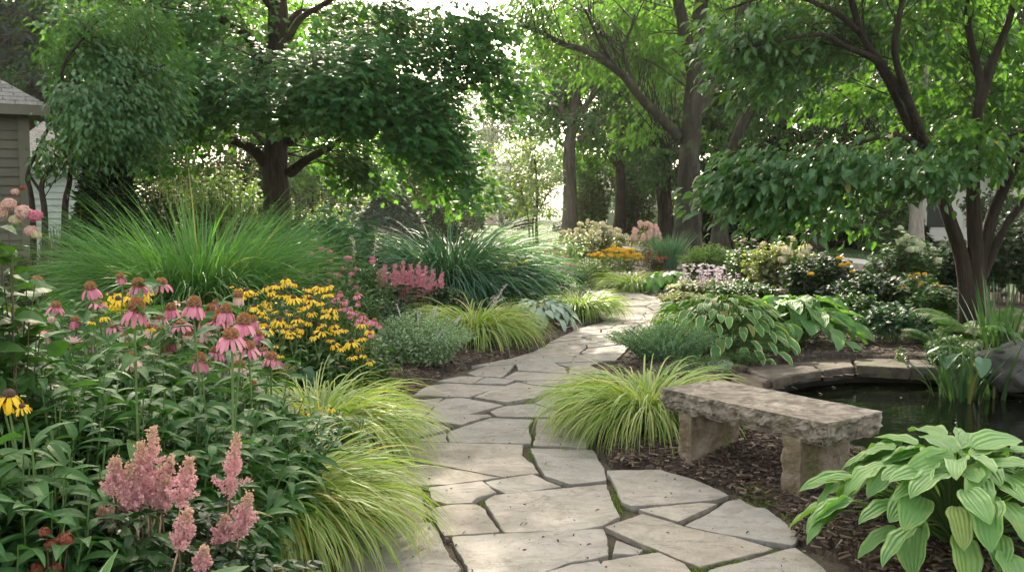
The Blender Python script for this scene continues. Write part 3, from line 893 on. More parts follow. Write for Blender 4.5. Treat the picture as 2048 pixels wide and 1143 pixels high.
# ---- bench
bo = np.array([0.93, 6.16, 0.0]); bu = unit(np.array([0.57, -0.82, 0])); bv = unit(np.array([0.80, 0.60, 0]))
bench = thing('stone_bench', 'rough stone slab bench on two thick stone legs beside the pond', 'bench', bo + bu * 0.6 + bv * 0.25)
def block(name, o, ax, ay, sz, mat, amp_side, amp_top, res, chisel=9.0, parent=None, smooth=False):
    """stone block with rock-faced sides: box grid, sides pushed in and out by ridged noise"""
    import bmesh
    bm = bmesh.new()
    L, W, H = sz
    nx, ny, nz_ = [max(2, int(s_ / res)) for s_ in sz]
    verts = {}
    def vert(i, j, k):
        key = (i, j, k)
        if key not in verts:
            verts[key] = bm.verts.new((L * i / nx, W * j / ny, H * k / nz_))
        return verts[key]
    for i in range(nx):
        for j in range(ny):
            for k, fl in ((0, 1), (nz_, 0)):
                f = [vert(i, j, k), vert(i + 1, j, k), vert(i + 1, j + 1, k), vert(i, j + 1, k)]
                bm.faces.new(f[::-1] if fl else f)
    for i in range(nx):
        for k in range(nz_):
            for j, fl in ((0, 0), (ny, 1)):
                f = [vert(i, j, k), vert(i + 1, j, k), vert(i + 1, j, k + 1), vert(i, j, k + 1)]
                bm.faces.new(f[::-1] if fl else f)
    for j in range(ny):
        for k in range(nz_):
            for i, fl in ((0, 1), (nx, 0)):
                f = [vert(i, j, k), vert(i, j + 1, k), vert(i, j + 1, k + 1), vert(i, j, k + 1)]
                bm.faces.new(f[::-1] if fl else f)
    sd = random.random() * 100
    for (i, j, k), v in verts.items():
        p_ = Vector(v.co)
        q_ = Vector((p_.x * chisel, p_.y * chisel, p_.z * chisel * 1.6 + sd))
        a_ = mnoise.noise(q_)
        ridg = 1 - abs(mnoise.noise(q_ * 1.7 + Vector((7, 3, 1)))) * 2
        sm = mnoise.noise(q_ * 3.6)
        d_ = amp_side * (0.9 * a_ + 0.5 * ridg + 0.3 * sm - 0.35)
        kz = k / nz_
        prof = 1.0 - 0.75 * max(0, (kz - 0.8) / 0.2)      # top arris stays nearly straight
        under = -0.9 * amp_side * max(0, 0.35 - kz) / 0.35
        dx = dy = 0.0
        if i == 0: dx = -(d_ * prof + under)
        if i == nx: dx = d_ * prof + under
        if j == 0: dy = -(d_ * prof + under)
        if j == ny: dy = d_ * prof + under
        dz = 0
        low = mnoise.noise(Vector((p_.x * 3, p_.y * 3, sd)))
        if k == nz_: dz = amp_top * (low + 0.35 * sm)
        if k == 0: dz = -amp_side * 0.6 * a_
        v.co = (p_.x + dx, p_.y + dy, p_.z + dz)
    me = bpy.data.meshes.new(name)
    bm.normal_update()
    R = np.array([ax, ay, [0, 0, 1]])
    for v in bm.verts:
        w_ = o + v.co.x * ax + v.co.y * ay + np.array([0, 0, v.co.z])
        v.co = Vector(w_)
    bm.normal_update()
    bm.to_mesh(me); bm.free()
    at = me.attributes.new('tint', 'FLOAT_VECTOR', 'POINT')
    at.data.foreach_set('vector', np.tile([0.4, .5, .5], len(me.vertices)).astype(np.float32))
    me.materials.append(mat)
    o_ = bpy.data.objects.new(name, me)
    COL.objects.link(o_)
    if parent is not None:
        o_.parent = parent
        o_.matrix_parent_inverse = parent.matrix_basis.inverted()
    return o_
block('seat', bo + np.array([0, 0, 0.338]), bu, bv, (1.235, 0.52, 0.125), MT['bench'], 0.026, 0.005, 0.011, 13, bench)
block('leg', bo + bu * 0.13 + bv * 0.03 + np.array([0, 0, -0.05]), bu, bv, (0.105, 0.44, 0.40), MT['bench_leg'], 0.010, 0.0, 0.014, 9, bench)
block('leg', bo + bu * 0.955 + bv * 0.0 + np.array([0, 0, -0.05]), bu, bv, (0.125, 0.45, 0.40), MT['bench_leg'], 0.010, 0.0, 0.014, 9, bench)

# ---- boulder by the pond
def rock(name, c, r, mat, label, cat='boulder', seed=1.0):
    g = Geo()
    nu, nv = 48, 26
    V = []
    for j in range(nv + 1):
        th = math.pi * j / nv
        for i in range(nu):
            ph = 2 * math.pi * i / nu
            d_ = np.array([math.sin(th) * math.cos(ph), math.sin(th) * math.sin(ph), math.cos(th)])
            k_ = 1 + 0.28 * mnoise.noise(Vector(d_ * 1.6) + Vector((seed, 0, 0))) + 0.10 * mnoise.noise(Vector(d_ * 4.5) + Vector((0, seed, 0))) + 0.04 * mnoise.noise(Vector(d_ * 12))
            V.append(np.array(c) + d_ * k_ * np.array(r))
    Q = [(j * nu + i, (j + 1) * nu + i, (j + 1) * nu + (i + 1) % nu, j * nu + (i + 1) % nu) for j in range(nv) for i in range(nu)]
    g.add(np.array(V), Q, rnd=0.3)
    return tag(g.build(name, mat, smooth=True), label, cat)
rock('boulder', (4.55, 8.95, 0.14), (0.34, 0.3, 0.22), MT['boulder'], 'rounded grey boulder on the pond bank under the iris blades', seed=3.0)

# ---- pavement strip and far lawns
g = Geo()
a_, b_, c_, d_ = G(1560, 504), G(1960, 545), G(1960, 556), G(1560, 512)
base = [(a_[0] - 12, a_[1] + 9), (a_[0], a_[1]), (b_[0], b_[1]), (b_[0] + 4, b_[1] - 4), (c_[0] + 4, c_[1] - 4.6), (c_[0], c_[1]), (d_[0], d_[1]), (d_[0] - 12, d_[1] + 8)]
g.add([(x, y, 0.04) for x, y in base] + [(x, y, -0.03) for x, y in base], quads=[(i, i + 8, (i + 1) % 8 + 8, (i + 1) % 8) for i in range(8)], ngons=[list(range(8))[::-1]])
tag(g.build('pavement', plain_mat('concrete', (0.40, 0.38, 0.36), (0.50, 0.48, 0.45), 8, 0.9)), kind='structure')

# ================================================================== BUILDINGS
def siding_box(name, corners, z0, z1, board, mat, parent, lap=0.03):
    """lapped boards between ground points (open chain of walls): each board is tilted out at its lower edge"""
    g = Geo()
    for (x0, y0), (x1, y1) in zip(corners[:-1], corners[1:]):
        d = unit(np.array([x1 - x0, y1 - y0]))
        nrm = np.array([d[1], -d[0]])
        z = z0
        while z < z1:
            zt = min(z + board, z1)
            a = np.array([x0, y0]); b = np.array([x1, y1])
            lo_a, lo_b = a + nrm * lap, b + nrm * lap
            V = [(*lo_a, z), (*lo_b, z), (*b, zt), (*a, zt), (*a, z), (*b, z)]
            g.add(V, [(0, 1, 2, 3), (4, 5, 1, 0)], rnd=random.random())
            z = zt
    return g.build(name, mat, parent)
def bar(g, a, b, w, h, up=(0, 0, 1), mat=0):
    a, b = np.array(a, float), np.array(b, float)
    d = unit(b - a); s_ = unit(np.cross(d, up)); u_ = np.cross(s_, d)
    V = [p_ + s_ * w * i + u_ * h * j for p_ in (a, b) for i, j in ((-.5, -.5), (.5, -.5), (.5, .5), (-.5, .5))]
    g.add(V, [(0, 1, 2, 3), (7, 6, 5, 4), (0, 4, 5, 1), (1, 5, 6, 2), (2, 6, 7, 3), (3, 7, 4, 0)], mat=mat)

mt_olive = plain_mat('olive_siding', (0.085, 0.083, 0.066), (0.11, 0.107, 0.086), 3, 0.8)
mt_trim = plain_mat('olive_trim', (0.10, 0.095, 0.075), (0.125, 0.12, 0.095), 5, 0.8)
mt_white = plain_mat('white_siding', (0.42, 0.46, 0.48), (0.52, 0.56, 0.57), 3, 0.8)
mt_white2 = plain_mat('white_wall', (0.62, 0.60, 0.58), (0.70, 0.68, 0.65), 3, 0.8)
mt_glass = plain_mat('dark_window_glass', (0.02, 0.025, 0.03), (0.03, 0.035, 0.04), 2, 0.1)
mt_shingle, nt, out = new_mat('shingle')
pos = geo_pos(nt)
br = N_(nt, 'ShaderNodeTexBrick')
br.inputs['Color1'].default_value = (0.10, 0.10, 0.10, 1); br.inputs['Color2'].default_value = (0.19, 0.185, 0.175, 1)
br.inputs['Mortar'].default_value = (0.03, 0.03, 0.03, 1); br.inputs['Scale'].default_value = 1.0
br.inputs['Mortar Size'].default_value = 0.012; br.inputs['Brick Width'].default_value = 0.30; br.inputs['Row Height'].default_value = 0.115
at = N_(nt, 'ShaderNodeAttribute'); at.attribute_name = 'tint'
lk(nt, at.outputs['Vector'], br.inputs['Vector'])
n_ = noise_tex(nt, 14, 5, vec=pos)
p = N_(nt, 'ShaderNodeBsdfPrincipled')
lk(nt, mixc(nt, maprange(nt, n_, 0.35, 0.7, 0, 0.5), br.outputs[0], (0.26, 0.25, 0.235)), p.inputs['Base Color']); p.inputs['Roughness'].default_value = 0.95
lk(nt, bump(nt, br.outputs['Fac'], -1.0, 0.02), p.inputs['Normal']); lk(nt, p.outputs[0], out.inputs[0])

def roof_plane(g, a, b, c, d):
    """quad a-b eave, c-d ridge; shingle coordinates in metres go in the tint attribute"""
    a, b, c, d = [np.array(v, float) for v in (a, b, c, d)]
    u_ = unit(b - a); w_ = unit(np.cross(np.cross(u_, d - a), u_))
    V = np.array([a, b, c, d])
    uv = np.array([((v - a) @ u_, (v - a) @ w_) for v in V])
    g.add(V, [(0, 1, 2, 3)], uv=np.c_[uv[:, 1], np.zeros(4)], rnd=uv[:, 0])

# olive clapboard house, its hip roof corner comes into the picture at the left
Yh = 15.0
cnr = P(53, 300, Yh)[:2]                       # visible wall corner
du = unit(np.array([-0.86, -0.5])); dv = unit(np.array([-0.5, 0.86]))
h_e = P(53, 213, Yh)[2]
c0, c1, c2, c3 = cnr, cnr + du * 6, cnr + du * 6 + dv * 6, cnr + dv * 6
house = thing('olive_house', 'olive grey clapboard house corner with a shingled hip roof at the left edge', 'house', (*(cnr + (du + dv) * 3), 0))
siding_box('wall', [tuple(c3), tuple(c0)][::-1], 0.0, h_e, 0.135, mt_olive, house)
siding_box('wall', [tuple(c1), tuple(c0)], 0.0, h_e, 0.135, mt_olive, house)
g = Geo()
bar(g, (*(cnr + (du + dv) * 0.03), 0), (*(cnr + (du + dv) * 0.03), h_e), 0.15, 0.15, up=(du[0], du[1], 0))
g.build('corner_board', mt_trim, house)
ov = 0.30
e0 = cnr - du * ov - dv * ov; e1 = cnr + du * (6 + ov) - dv * ov; e3 = cnr - du * ov + dv * (6 + ov); e2 = cnr + du * (6 + ov) + dv * (6 + ov)
rz = h_e + 2.3; rp = cnr + du * 3 + dv * 3
g = Geo()
roof_plane(g, (*e1, h_e), (*e0, h_e), (*rp, rz), (*rp, rz + 0.001))
roof_plane(g, (*e0, h_e), (*e3, h_e), (*rp, rz), (*rp, rz + 0.001))
roof_plane(g, (*e3, h_e), (*e2, h_e), (*rp, rz), (*rp, rz + 0.001))
roof_plane(g, (*e2, h_e), (*e1, h_e), (*rp, rz), (*rp, rz + 0.001))
g.build('roof', mt_shingle, house)
g = Geo()
for a_, b_ in ((e1, e0), (e0, e3)):
    bar(g, (*a_, h_e - 0.075), (*b_, h_e - 0.075), 0.03, 0.14)
g.build('fascia', mt_trim, house)
g = Geo()
g.add([(*e0, h_e - 0.13), (*e1, h_e - 0.13), (*c1, h_e - 0.13), (*c0, h_e - 0.13), (*e3, h_e - 0.13), (*c3, h_e - 0.13)], [(0, 1, 2, 3), (0, 3, 5, 4)])
g.build('soffit', mt_trim, house)

Yw = 24.0
a_, b_ = P(40, 400, Yw)[:2], P(172, 400, Yw + 1.5)[:2]
dd = unit(b_ - a_); nn_ = np.array([-dd[1], dd[0]])
wh = thing('white_house', 'white clapboard house behind the slim trunks at the left', 'house', (*((a_ + b_) / 2 + nn_ * 3), 0))
siding_box('wall', [tuple(a_ - dd * 3), tuple(b_), tuple(b_ + nn_ * 6)], 0, 2.35, 0.16, mt_white, wh)
g = Geo()
bar(g, (*(a_ - dd * 3.2 - nn_ * .1), 2.42), (*(b_ + dd * .2 - nn_ * .1), 2.42), 0.25, 0.14)
g.build('eave', mt_white, wh)
g = Geo()
roof_plane(g, (*(a_ - dd * 3.3 - nn_ * .3), 2.5), (*(b_ + dd * .3 - nn_ * .3), 2.5), (*(b_ + dd * .3 + nn_ * 3), 4.3), (*(a_ - dd * 3.3 + nn_ * 3), 4.3))
g.build('roof', mt_shingle, wh)

def far_house(name, label, px0, px1, Y, h, depth, mat, wins=(), roofh=1.8):
    a_, b_ = P(px0, 400, Y)[:2], P(px1, 400, Y)[:2]
    t = thing(name, label, 'house', ((a_[0] + b_[0]) / 2, Y, 0))
    siding_box('wall', [(a_[0], Y + depth), (a_[0], Y), (b_[0], Y), (b_[0], Y + depth)], 0, h, 0.2, mat, t)
    g = Geo()
    o_ = 0.4
    for (e_, f_) in (((a_[0] - o_, Y - o_), (b_[0] + o_, Y - o_)), ((b_[0] + o_, Y + depth + o_), (a_[0] - o_, Y + depth + o_))):
        m_ = Y + depth / 2
        roof_plane(g, (*e_, h), (*f_, h), (f_[0], m_, h + roofh), (e_[0], m_, h + roofh))
    g.build('roof', mt_shingle, t)
    for px, py, w_, h_ in wins:
        c_ = P(px, py, Y - 0.02)
        g = Geo(); bar(g, c_ - np.array([w_ / 2, 0, 0]), c_ + np.array([w_ / 2, 0, 0]), 0.06, h_)
        wd = g.build('window', mt_white2, t)
        g = Geo(); bar(g, c_ - np.array([w_ / 2 - .08, 0.03, 0]), c_ + np.array([w_ / 2 - .08, -0.03, 0]), 0.02, h_ - .16)
        gl = g.build('pane', mt_glass, wd)
    return t
far_house('garage', 'pale garage wall between the tree trunks beyond the cream hydrangea', 1215, 1345, 58, 2.35, 7, mt_white2)
far_house('brick_house', 'hazy far house with a low roof at the end of the lawn', 925, 1010, 84, 2.6, 8, plain_mat('pink_wall', (0.34, 0.25, 0.21), (0.42, 0.33, 0.28), 4, 0.9), [(945, 398, 1.0, 1.2)], 2.4)
far_house('porch_house', 'white house with porch behind the dogwood trunks', 1835, 2140, 46, 3.4, 8, mt_white2, [(1872, 425, 1.0, 1.5), (1950, 425, 1.0, 1.5)])
far_house('red_house', 'distant reddish house seen under the maple branches', 560, 730, 92, 3.0, 8, plain_mat('red_wall', (0.38, 0.16, 0.12), (0.5, 0.26, 0.2), 3, 0.9), [(625, 405, 1.2, 1.4), (690, 405, 1.2, 1.4)], 2.2)

# ================================================================== TREES
def crown_leaves(g, centers, axis, n_leaf, rad, thick, tpl, size, droop=0.5, jit=0.5, rnd_lo=0.0, rnd_hi=1.0, flatup=1.0):
    """a spray of leaves round every centre: flat layered tufts, tips pointing out and down"""
    C = np.asarray(centers)
    n = len(C)
    ang = rng.random((n, n_leaf)) * 2 * math.pi
    rr = np.sqrt(rng.random((n, n_leaf))) * (rad * rng.uniform(0.6, 1.3, n))[:, None]
    out = unit((C - axis) * np.array([1, 1, 0.15]) + 1e-6)
    off = np.stack([np.cos(ang) * rr, np.sin(ang) * rr, rng.normal(0, 1, (n, n_leaf)) * thick], -1)
    # sprays sag away from the trunk
    along = (off * out[:, None]).sum(-1)
    off[..., 2] -= np.abs(along) * 0.25 + 0.15 * rr * rr / max(rad, 1e-3)
    Pn = (C[:, None] + off).reshape(-1, 3)
    D = out[:, None] * 0.9 + off / rad * 0.8 + rng.normal(0, jit, off.shape)
    D[..., 2] = D[..., 2] * 0.5 - droop
    Nn = np.array([0, 0, flatup]) + rng.normal(0, jit * 0.8, off.shape) + out[:, None] * 0.2
    S = size * rng.uniform(0.65, 1.2, n * n_leaf)
    r = np.repeat(np.clip(rng.normal(0.45, 0.28, n), 0, 1), n_leaf) * 0.6 + rng.random(n * n_leaf) * 0.4
    inst(g, tpl, Pn, D.reshape(-1, 3), Nn.reshape(-1, 3), S, rnd=rnd_lo + (rnd_hi - rnd_lo) * r)

def blob_pts(blobs, shell=2.0):
    out = []
    for b in blobs:
        c, r, n = b
        d = unit(rng.normal(0, 1, (n, 3)))
        k = rng.random(n) ** (1 / 3.0)
        k = 1 - (1 - k) * (1.0 if shell is None else 0.8)
        out.append(np.array(c) + d * k[:, None] * np.array(r))
    return np.concatenate(out)

def PB(px, py, Y, rx, ry, n, ryd=None):
    """blob given in picture units at a depth: its radii become metres"""
    return (P(px, py, Y), (M(rx, Y), ryd if ryd else M(0.5 * (rx + ry), Y), M(ry, Y)), n)

def build_tree(name, label, cat, base, limbs, clumps, leaf, tpl, size, n_leaf, rad, thick, bark, group=None, droop=0.5, jit=0.5, sides=9, twig_r=0.012, twigs=True, rough=0.05, rnd=(0, 1)):
    """limbs: list of (points, r0, r1); clumps: leaf spray centres, each tied to the nearest limb by a twig"""
    t = thing(name, label, cat, base, group)
    g = Geo()
    samples = []
    for pts, r0, r1 in limbs:
        sp = spline(pts, 7)
        L = np.linspace(0, 1, len(sp))
        wob = np.stack([arr_noise(sp, 0.9, 1, 3), arr_noise(sp, 0.9, 1, 11), arr_noise(sp, 0.9, 1, 17)], -1) * min(0.06, r0 * 0.5) * np.sin(L * math.pi)[:, None]
        sp = sp + wob
        rad_ = r0 + (r1 - r0) * L ** 0.8
        if abs(sp[0][2]) < 0.6 and r0 > 0.05:
            rad_ = rad_ * (1 + 0.55 * np.exp(-np.maximum(sp[:, 2], 0) * 2.6 / max(1, r0 * 4)))
        tube(g, sp, rad_, sides if r0 > 0.05 else 6, rough)
        k0 = 0 if r0 < 0.2 else len(sp) // 2
        samples.append(sp[k0:])
    S = np.concatenate(samples)
    axis = np.array([base[0], base[1], 0])
    C = np.asarray(clumps)
    if twigs:
        for c in C[::1]:
            d = np.linalg.norm(S - c, axis=1) + 0.4 * np.maximum(0, S[:, 2] - c[2] + 0.2)
            near = np.flatnonzero(d < d.min() * 1.35 + 0.15)
            a = S[near[rng.integers(len(near))]]
            L = np.linalg.norm(c - a)
            mid = (a + c) / 2 + np.array([0, 0, 0.12 * L]) + rng.normal(0, 0.05 * L, 3)
            tube(g, spline([a, mid, c], 4), np.linspace(twig_r * (0.35 + 0.28 * min(L, 2.5)), twig_r * 0.3, 9), 4)
    g.build('trunk', MT[bark], t, smooth=True)
    g = Geo()
    ax = np.array([base[0], base[1], C[:, 2].mean() - 1.0])
    crown_leaves(g, C, ax, n_leaf, rad, thick, tpl, size, droop, jit, *rnd)
    g.build('crown', MT[leaf], t)
    return t

# ---- big maple
Ym = 19.0
B_ = lambda lst: [P(x, y, Y) for x, y, Y in lst]
limbs = [
    (B_([(556, 600, Ym), (555, 430, Ym), (553, 330, Ym), (556, 250, Ym), (552, 100, Ym), (556, -40, Ym), (545, -250, Ym), (550, -480, Ym)]), 0.285, 0.13),
    (B_([(580, 345, Ym), (615, 318, 18.6), (660, 296, 18.2), (700, 270, 17.6), (770, 240, 17.0)]), 0.11, 0.02),
    (B_([(578, 285, Ym), (620, 250, 18.7), (665, 232, 18.3), (720, 190, 17.5), (830, 170, 17.0), (930, 180, 16.8)]), 0.10, 0.02),
    (B_([(530, 325, Ym), (500, 295, 18.8), (455, 280, 18.4), (400, 258, 18), (350, 225, 17.5), (270, 200, 17.0)]), 0.12, 0.02),
    (B_([(535, 290, Ym), (512, 270, 19.2), (480, 248, 19.6), (420, 215, 20)]), 0.07, 0.02),
    (B_([(575, 80, Ym), (600, 40, 18.8), (640, 15, 18.5), (720, -30, 18), (860, -60, 17.4), (980, -20, 17)]), 0.075, 0.02),
    (B_([(565, 60, Ym), (600, 25, 19.6), (670, 30, 20), (760, 60, 20)]), 0.08, 0.02),
    (B_([(545, 150, Ym), (480, 60, 18.7), (380, 20, 18), (260, 30, 17.5)]), 0.12, 0.02),
    (B_([(550, 20, Ym), (460, -120, 18), (330, -170, 17)]), 0.11, 0.02),
    (B_([(556, -60, Ym), (700, -240, 18), (860, -260, 17)]), 0.11, 0.02),
    ([P(548, -250, Ym), np.array([-2.2, 18.8, 9.3]), np.array([0.3, 18.5, 9.4]), np.array([2.6, 18.8, 9.6])], 0.09, 0.02), ([P(552, -160, Ym), np.array([-2.2, 18.8, 7.2]), np.array([1.4, 18.8, 7.6])], 0.08, 0.02), ([P(548, -300, Ym), np.array([-6, 18.8, 9.0]), np.array([-7.8, 18.5, 9.1])], 0.09, 0.02),  # added limbs out of view, carrying the crown that shades the foreground
    ([P(550, -470, Ym), np.array([-4.2, 19.2, 11.0]), np.array([-3.8, 19.5, 12.6])], 0.05, 0.02),
    (B_([(552, 190, Ym), (540, 150, 17.6), (520, 120, 16)]), 0.09, 0.02),
    (B_([(560, 200, Ym), (640, 140, 17.4), (720, 110, 16)]), 0.09, 0.02),
    (B_([(560, 220, Ym), (600, 180, 20.5), (640, 160, 22.5)]), 0.09, 0.02),
    (B_([(550, 120, Ym), (470, 100, 21), (420, 80, 22.5)]), 0.09, 0.02),
]
blobs = [PB(390, 60, 18, 135, 95, 50), PB(520, 170, 16.6, 140, 55, 48), PB(345, 205, 17, 110, 65, 36), PB(690, 140, 16.5, 110, 75, 62), PB(420, 130, 16.8, 70, 50, 18),
         PB(800, 200, 16.8, 110, 70, 60), PB(880, 275, 16.6, 44, 55, 30), PB(925, 325, 16.8, 24, 45, 13), PB(930, 80, 17, 85, 65, 40), PB(790, 60, 18, 120, 55, 48),
         PB(1000, 150, 17, 36, 40, 8), PB(1018, 205, 17, 20, 22, 5), PB(650, 225, 21, 80, 30, 16), PB(705, 315, 21, 50, 44, 22), PB(745, 345, 20.5, 28, 25, 8),
         PB(440, 245, 20.5, 90, 22, 10), PB(300, 110, 20, 140, 90, 36), PB(250, 30, 18, 120, 80, 24), PB(680, 40, 20, 70, 40, 16), PB(450, 10, 19.5, 60, 40, 12),
         PB(560, -260, 19, 420, 150, 110), PB(300, -120, 18, 200, 120, 46), PB(800, -150, 18, 180, 100, 46), PB(640, 90, 22.5, 180, 90, 26), PB(470, 110, 22.5, 150, 80, 22),
         ((-3.0, 19, 10.2), (4.8, 3.4, 1.6), 300), ((-3.6, 19.5, 12.2), (3.6, 3.0, 1.3), 90), ((1.2, 19.0, 9.6), (2.6, 2.2, 1.2), 150), ((-0.6, 19.0, 7.5), (2.6, 2.0, 0.8), 150), ((-6.5, 18.5, 9.0), (2.6, 2.6, 1.4), 50),  # unseen crown above the view, added to keep sun off path and beds
         PB(935, 385, 17.2, 18, 16, 5), PB(845, 290, 16.6, 40, 40, 12), PB(690, 205, 16.3, 110, 35, 18), PB(600, 200, 17.0, 60, 30, 10), PB(310, 300, 18.5, 70, 40, 14)]
build_tree('maple_tree', 'big dark maple with spreading low limbs behind the tall bright grass', 'tree', G(556, 571), limbs, blob_pts(blobs), 'maple', T_MAPLE, 0.155, 46, 0.55, 0.13, 'bark_dark', droop=0.55, jit=0.42, twig_r=0.014)

# ---- slim multi-stem tree by the house
Yl = 13.5
limbs = [(B_([(70, 650, Yl), (66, 430, Yl), (62, 380, Yl), (58, 340, Yl), (105, 240, Yl)]), 0.05, 0.02),
         (B_([(88, 650, Yl), (90, 440, Yl), (84, 370, Yl), (105, 330, Yl), (150, 250, Yl)]), 0.055, 0.02),
         (B_([(128, 640, 14), (132, 430, 14), (140, 370, 14), (150, 320, 14), (230, 230, 14)]), 0.06, 0.02),
         (B_([(84, 385, Yl), (70, 365, Yl), (60, 350, Yl)]), 0.03, 0.015),
         (B_([(150, 250, Yl), (240, 170, Yl), (330, 130, Yl)]), 0.03, 0.012), (B_([(105, 240, Yl), (130, 130, Yl), (180, 60, Yl)]), 0.03, 0.012)]
blobs = [PB(208, 230, 13.2, 85, 70, 42), PB(250, 265, 13.2, 75, 50, 24), PB(135, 305, 13.6, 36, 26, 8), PB(270, 180, 13.5, 120, 70, 34), PB(215, 130, 14, 90, 60, 32), PB(220, 60, 14, 130, 60, 30)]
build_tree('dogwood_tree', 'slim three stemmed tree with glossy leaves beside the olive house', 'tree', G(95, 647), limbs, blob_pts(blobs), 'dogwood', T_DOG, 0.105, 60, 0.36, 0.10, 'bark_dog', droop=0.4, jit=0.4, twig_r=0.010)

# ---- dogwood over the pond
Yd = 11.6
limbs = [
    (B_([(1945, 720, Yd), (1935, 600, Yd), (1922, 520, Yd), (1900, 440, Yd), (1880, 370, Yd), (1868, 340, 11.2), (1840, 260, 10.8), (1815, 200, 10.6), (1760, 130, 10.5), (1720, 60, 10.5), (1690, -60, 10.5)]), 0.105, 0.03),
    (B_([(1955, 720, Yd), (1950, 560, Yd), (1948, 440, Yd), (1952, 340, Yd), (1956, 240, Yd), (1960, 160, Yd), (1940, 60, Yd), (1930, -60, Yd)]), 0.115, 0.03),
    (B_([(1958, 210, Yd), (1985, 130, Yd), (2015, 60, Yd), (2040, -40, Yd)]), 0.07, 0.03),
    (B_([(1955, 540, Yd), (1985, 430, Yd), (2030, 330, 11.3), (2080, 230, 11), (2110, 120, 11)]), 0.085, 0.03),
    (B_([(1962, 560, Yd), (2000, 470, Yd), (2050, 400, Yd), (2120, 340, Yd)]), 0.06, 0.03),
    (B_([(1818, 205, 10.6), (1790, 110, 10.3), (1800, 30, 10.2), (1815, -60, 10.2)]), 0.05, 0.02),
    (B_([(1770, 130, 10.5), (1730, 110, 10.4), (1690, 95, 10.3), (1640, 70, 10.2), (1560, 80, 10.2), (1470, 100, 10.2)]), 0.042, 0.012),
    (B_([(1855, 300, 11), (1790, 270, 10.6), (1700, 290, 10.3), (1600, 320, 10.2), (1500, 345, 10.1), (1420, 370, 10.1)]), 0.04, 0.010),
    (B_([(1880, 380, 11.6), (1800, 350, 11.2), (1700, 380, 10.9), (1620, 400, 10.7)]), 0.035, 0.010),
    (B_([(1955, 300, Yd), (1990, 280, 11.0), (2060, 260, 10.6)]), 0.035, 0.010),
    (B_([(1725, 70, 10.5), (1660, 20, 10.3), (1560, -10, 10.2), (1450, 20, 10.2)]), 0.035, 0.012),
    (B_([(1900, 440, Yd), (1880, 400, 12.2), (1800, 330, 12.8), (1700, 260, 13)]), 0.04, 0.012),
    (B_([(1838, 290, 10.9), (1812, 235, 10.9), (1790, 190, 10.7), (1742, 105, 10.6)]), 0.06, 0.03),
]
blobs = [PB(1468, 378, 10.1, 38, 26, 9), PB(1530, 345, 10.1, 85, 42, 26), PB(1640, 325, 10.2, 110, 52, 28), PB(1780, 310, 10.6, 120, 50, 23), PB(1930, 300, 11.0, 110, 50, 19),
         PB(1580, 405, 10.3, 90, 20, 11), PB(1665, 425, 10.8, 40, 16, 6), PB(1840, 350, 10.9, 90, 24, 10), PB(1500, 420, 10.4, 20, 14, 2),
         PB(1455, 70, 10.4, 42, 50, 9), PB(1530, 55, 10.8, 100, 55, 24), PB(1660, 40, 11.2, 110, 60, 26), PB(1600, 120, 11.2, 90, 30, 12), PB(1545, 165, 10.8, 45, 22, 7), PB(1470, 130, 10.5, 40, 30, 6),
         PB(1790, 50, 11.6, 90, 50, 16), PB(1890, 60, 12.2, 110, 80, 22), PB(1990, 190, 12.2, 70, 50, 10), PB(1790, 195, 12.6, 110, 40, 10), PB(1700, 200, 12.4, 70, 40, 9), PB(2060, 160, 12.0, 60, 100, 16), PB(2080, 330, 11.8, 60, 50, 10), PB(1890, 190, 12.8, 60, 60, 9),
         PB(1700, -110, 10.8, 330, 100, 70), PB(1980, -120, 11.2, 220, 110, 44)]
build_tree('dogwood_tree', 'dark stemmed dogwood with layered glossy leaves leaning over the pond', 'tree', G(1950, 712), limbs, blob_pts(blobs), 'dogwood', T_DOG, 0.135, 30, 0.37, 0.085, 'bark_dog', droop=0.28, jit=0.55, twig_r=0.008)

# ---- large old tree right of centre
Yo = 29.0
limbs = [
    (B_([(1374, 521, Yo), (1376, 470, Yo), (1378, 380, Yo), (1380, 300, Yo), (1388, 200, Yo), (1394, 90, Yo), (1398, 30, Yo), (1412, -80, Yo), (1420, -300, Yo)]), 0.43, 0.15),
    (B_([(1390, 150, Yo), (1374, 90, Yo), (1358, 20, Yo), (1340, -60, Yo), (1300, -260, Yo)]), 0.24, 0.10),
    (B_([(1395, 225, Yo), (1420, 180, Yo), (1450, 110, Yo), (1480, 30, Yo), (1530, -120, Yo)]), 0.22, 0.10),
    (B_([(1362, 275, Yo), (1325, 240, Yo), (1280, 195, 28.5), (1235, 140, 28), (1180, 105, 27.5), (1130, 88, 27), (1085, 65, 27), (1040, 50, 26.5)]), 0.17, 0.05),
    (B_([(1235, 140, 28), (1200, 80, 27.5), (1170, 20, 27)]), 0.07, 0.03),
    (B_([(1280, 195, 28.5), (1250, 110, 28), (1270, 30, 28)]), 0.07, 0.03),
    (B_([(1340, -60, Yo), (1240, -160, 27), (1120, -200, 26)]), 0.12, 0.04),
    (B_([(1385, 320, Yo), (1350, 300, 31), (1300, 290, 32)]), 0.08, 0.03),
]
blobs = [PB(1085, 45, 27.5, 55, 45, 14), PB(1180, 40, 30, 90, 60, 30), PB(1265, 50, 30.5, 80, 70, 30), PB(1250, 125, 31, 80, 36, 18), PB(1320, 150, 33, 60, 60, 12), PB(1050, 15, 27, 50, 40, 10),
         PB(1430, 40, 32, 90, 80, 22), PB(1520, 30, 32, 90, 90, 20), PB(1250, -170, 27, 260, 110, 70), PB(1500, -170, 28, 220, 120, 50), PB(1400, -400, 28, 300, 160, 60), PB(1115, 105, 28.5, 50, 30, 8), PB(1300, 250, 32, 55, 30, 8), PB(1330, 60, 32, 60, 60, 10)]
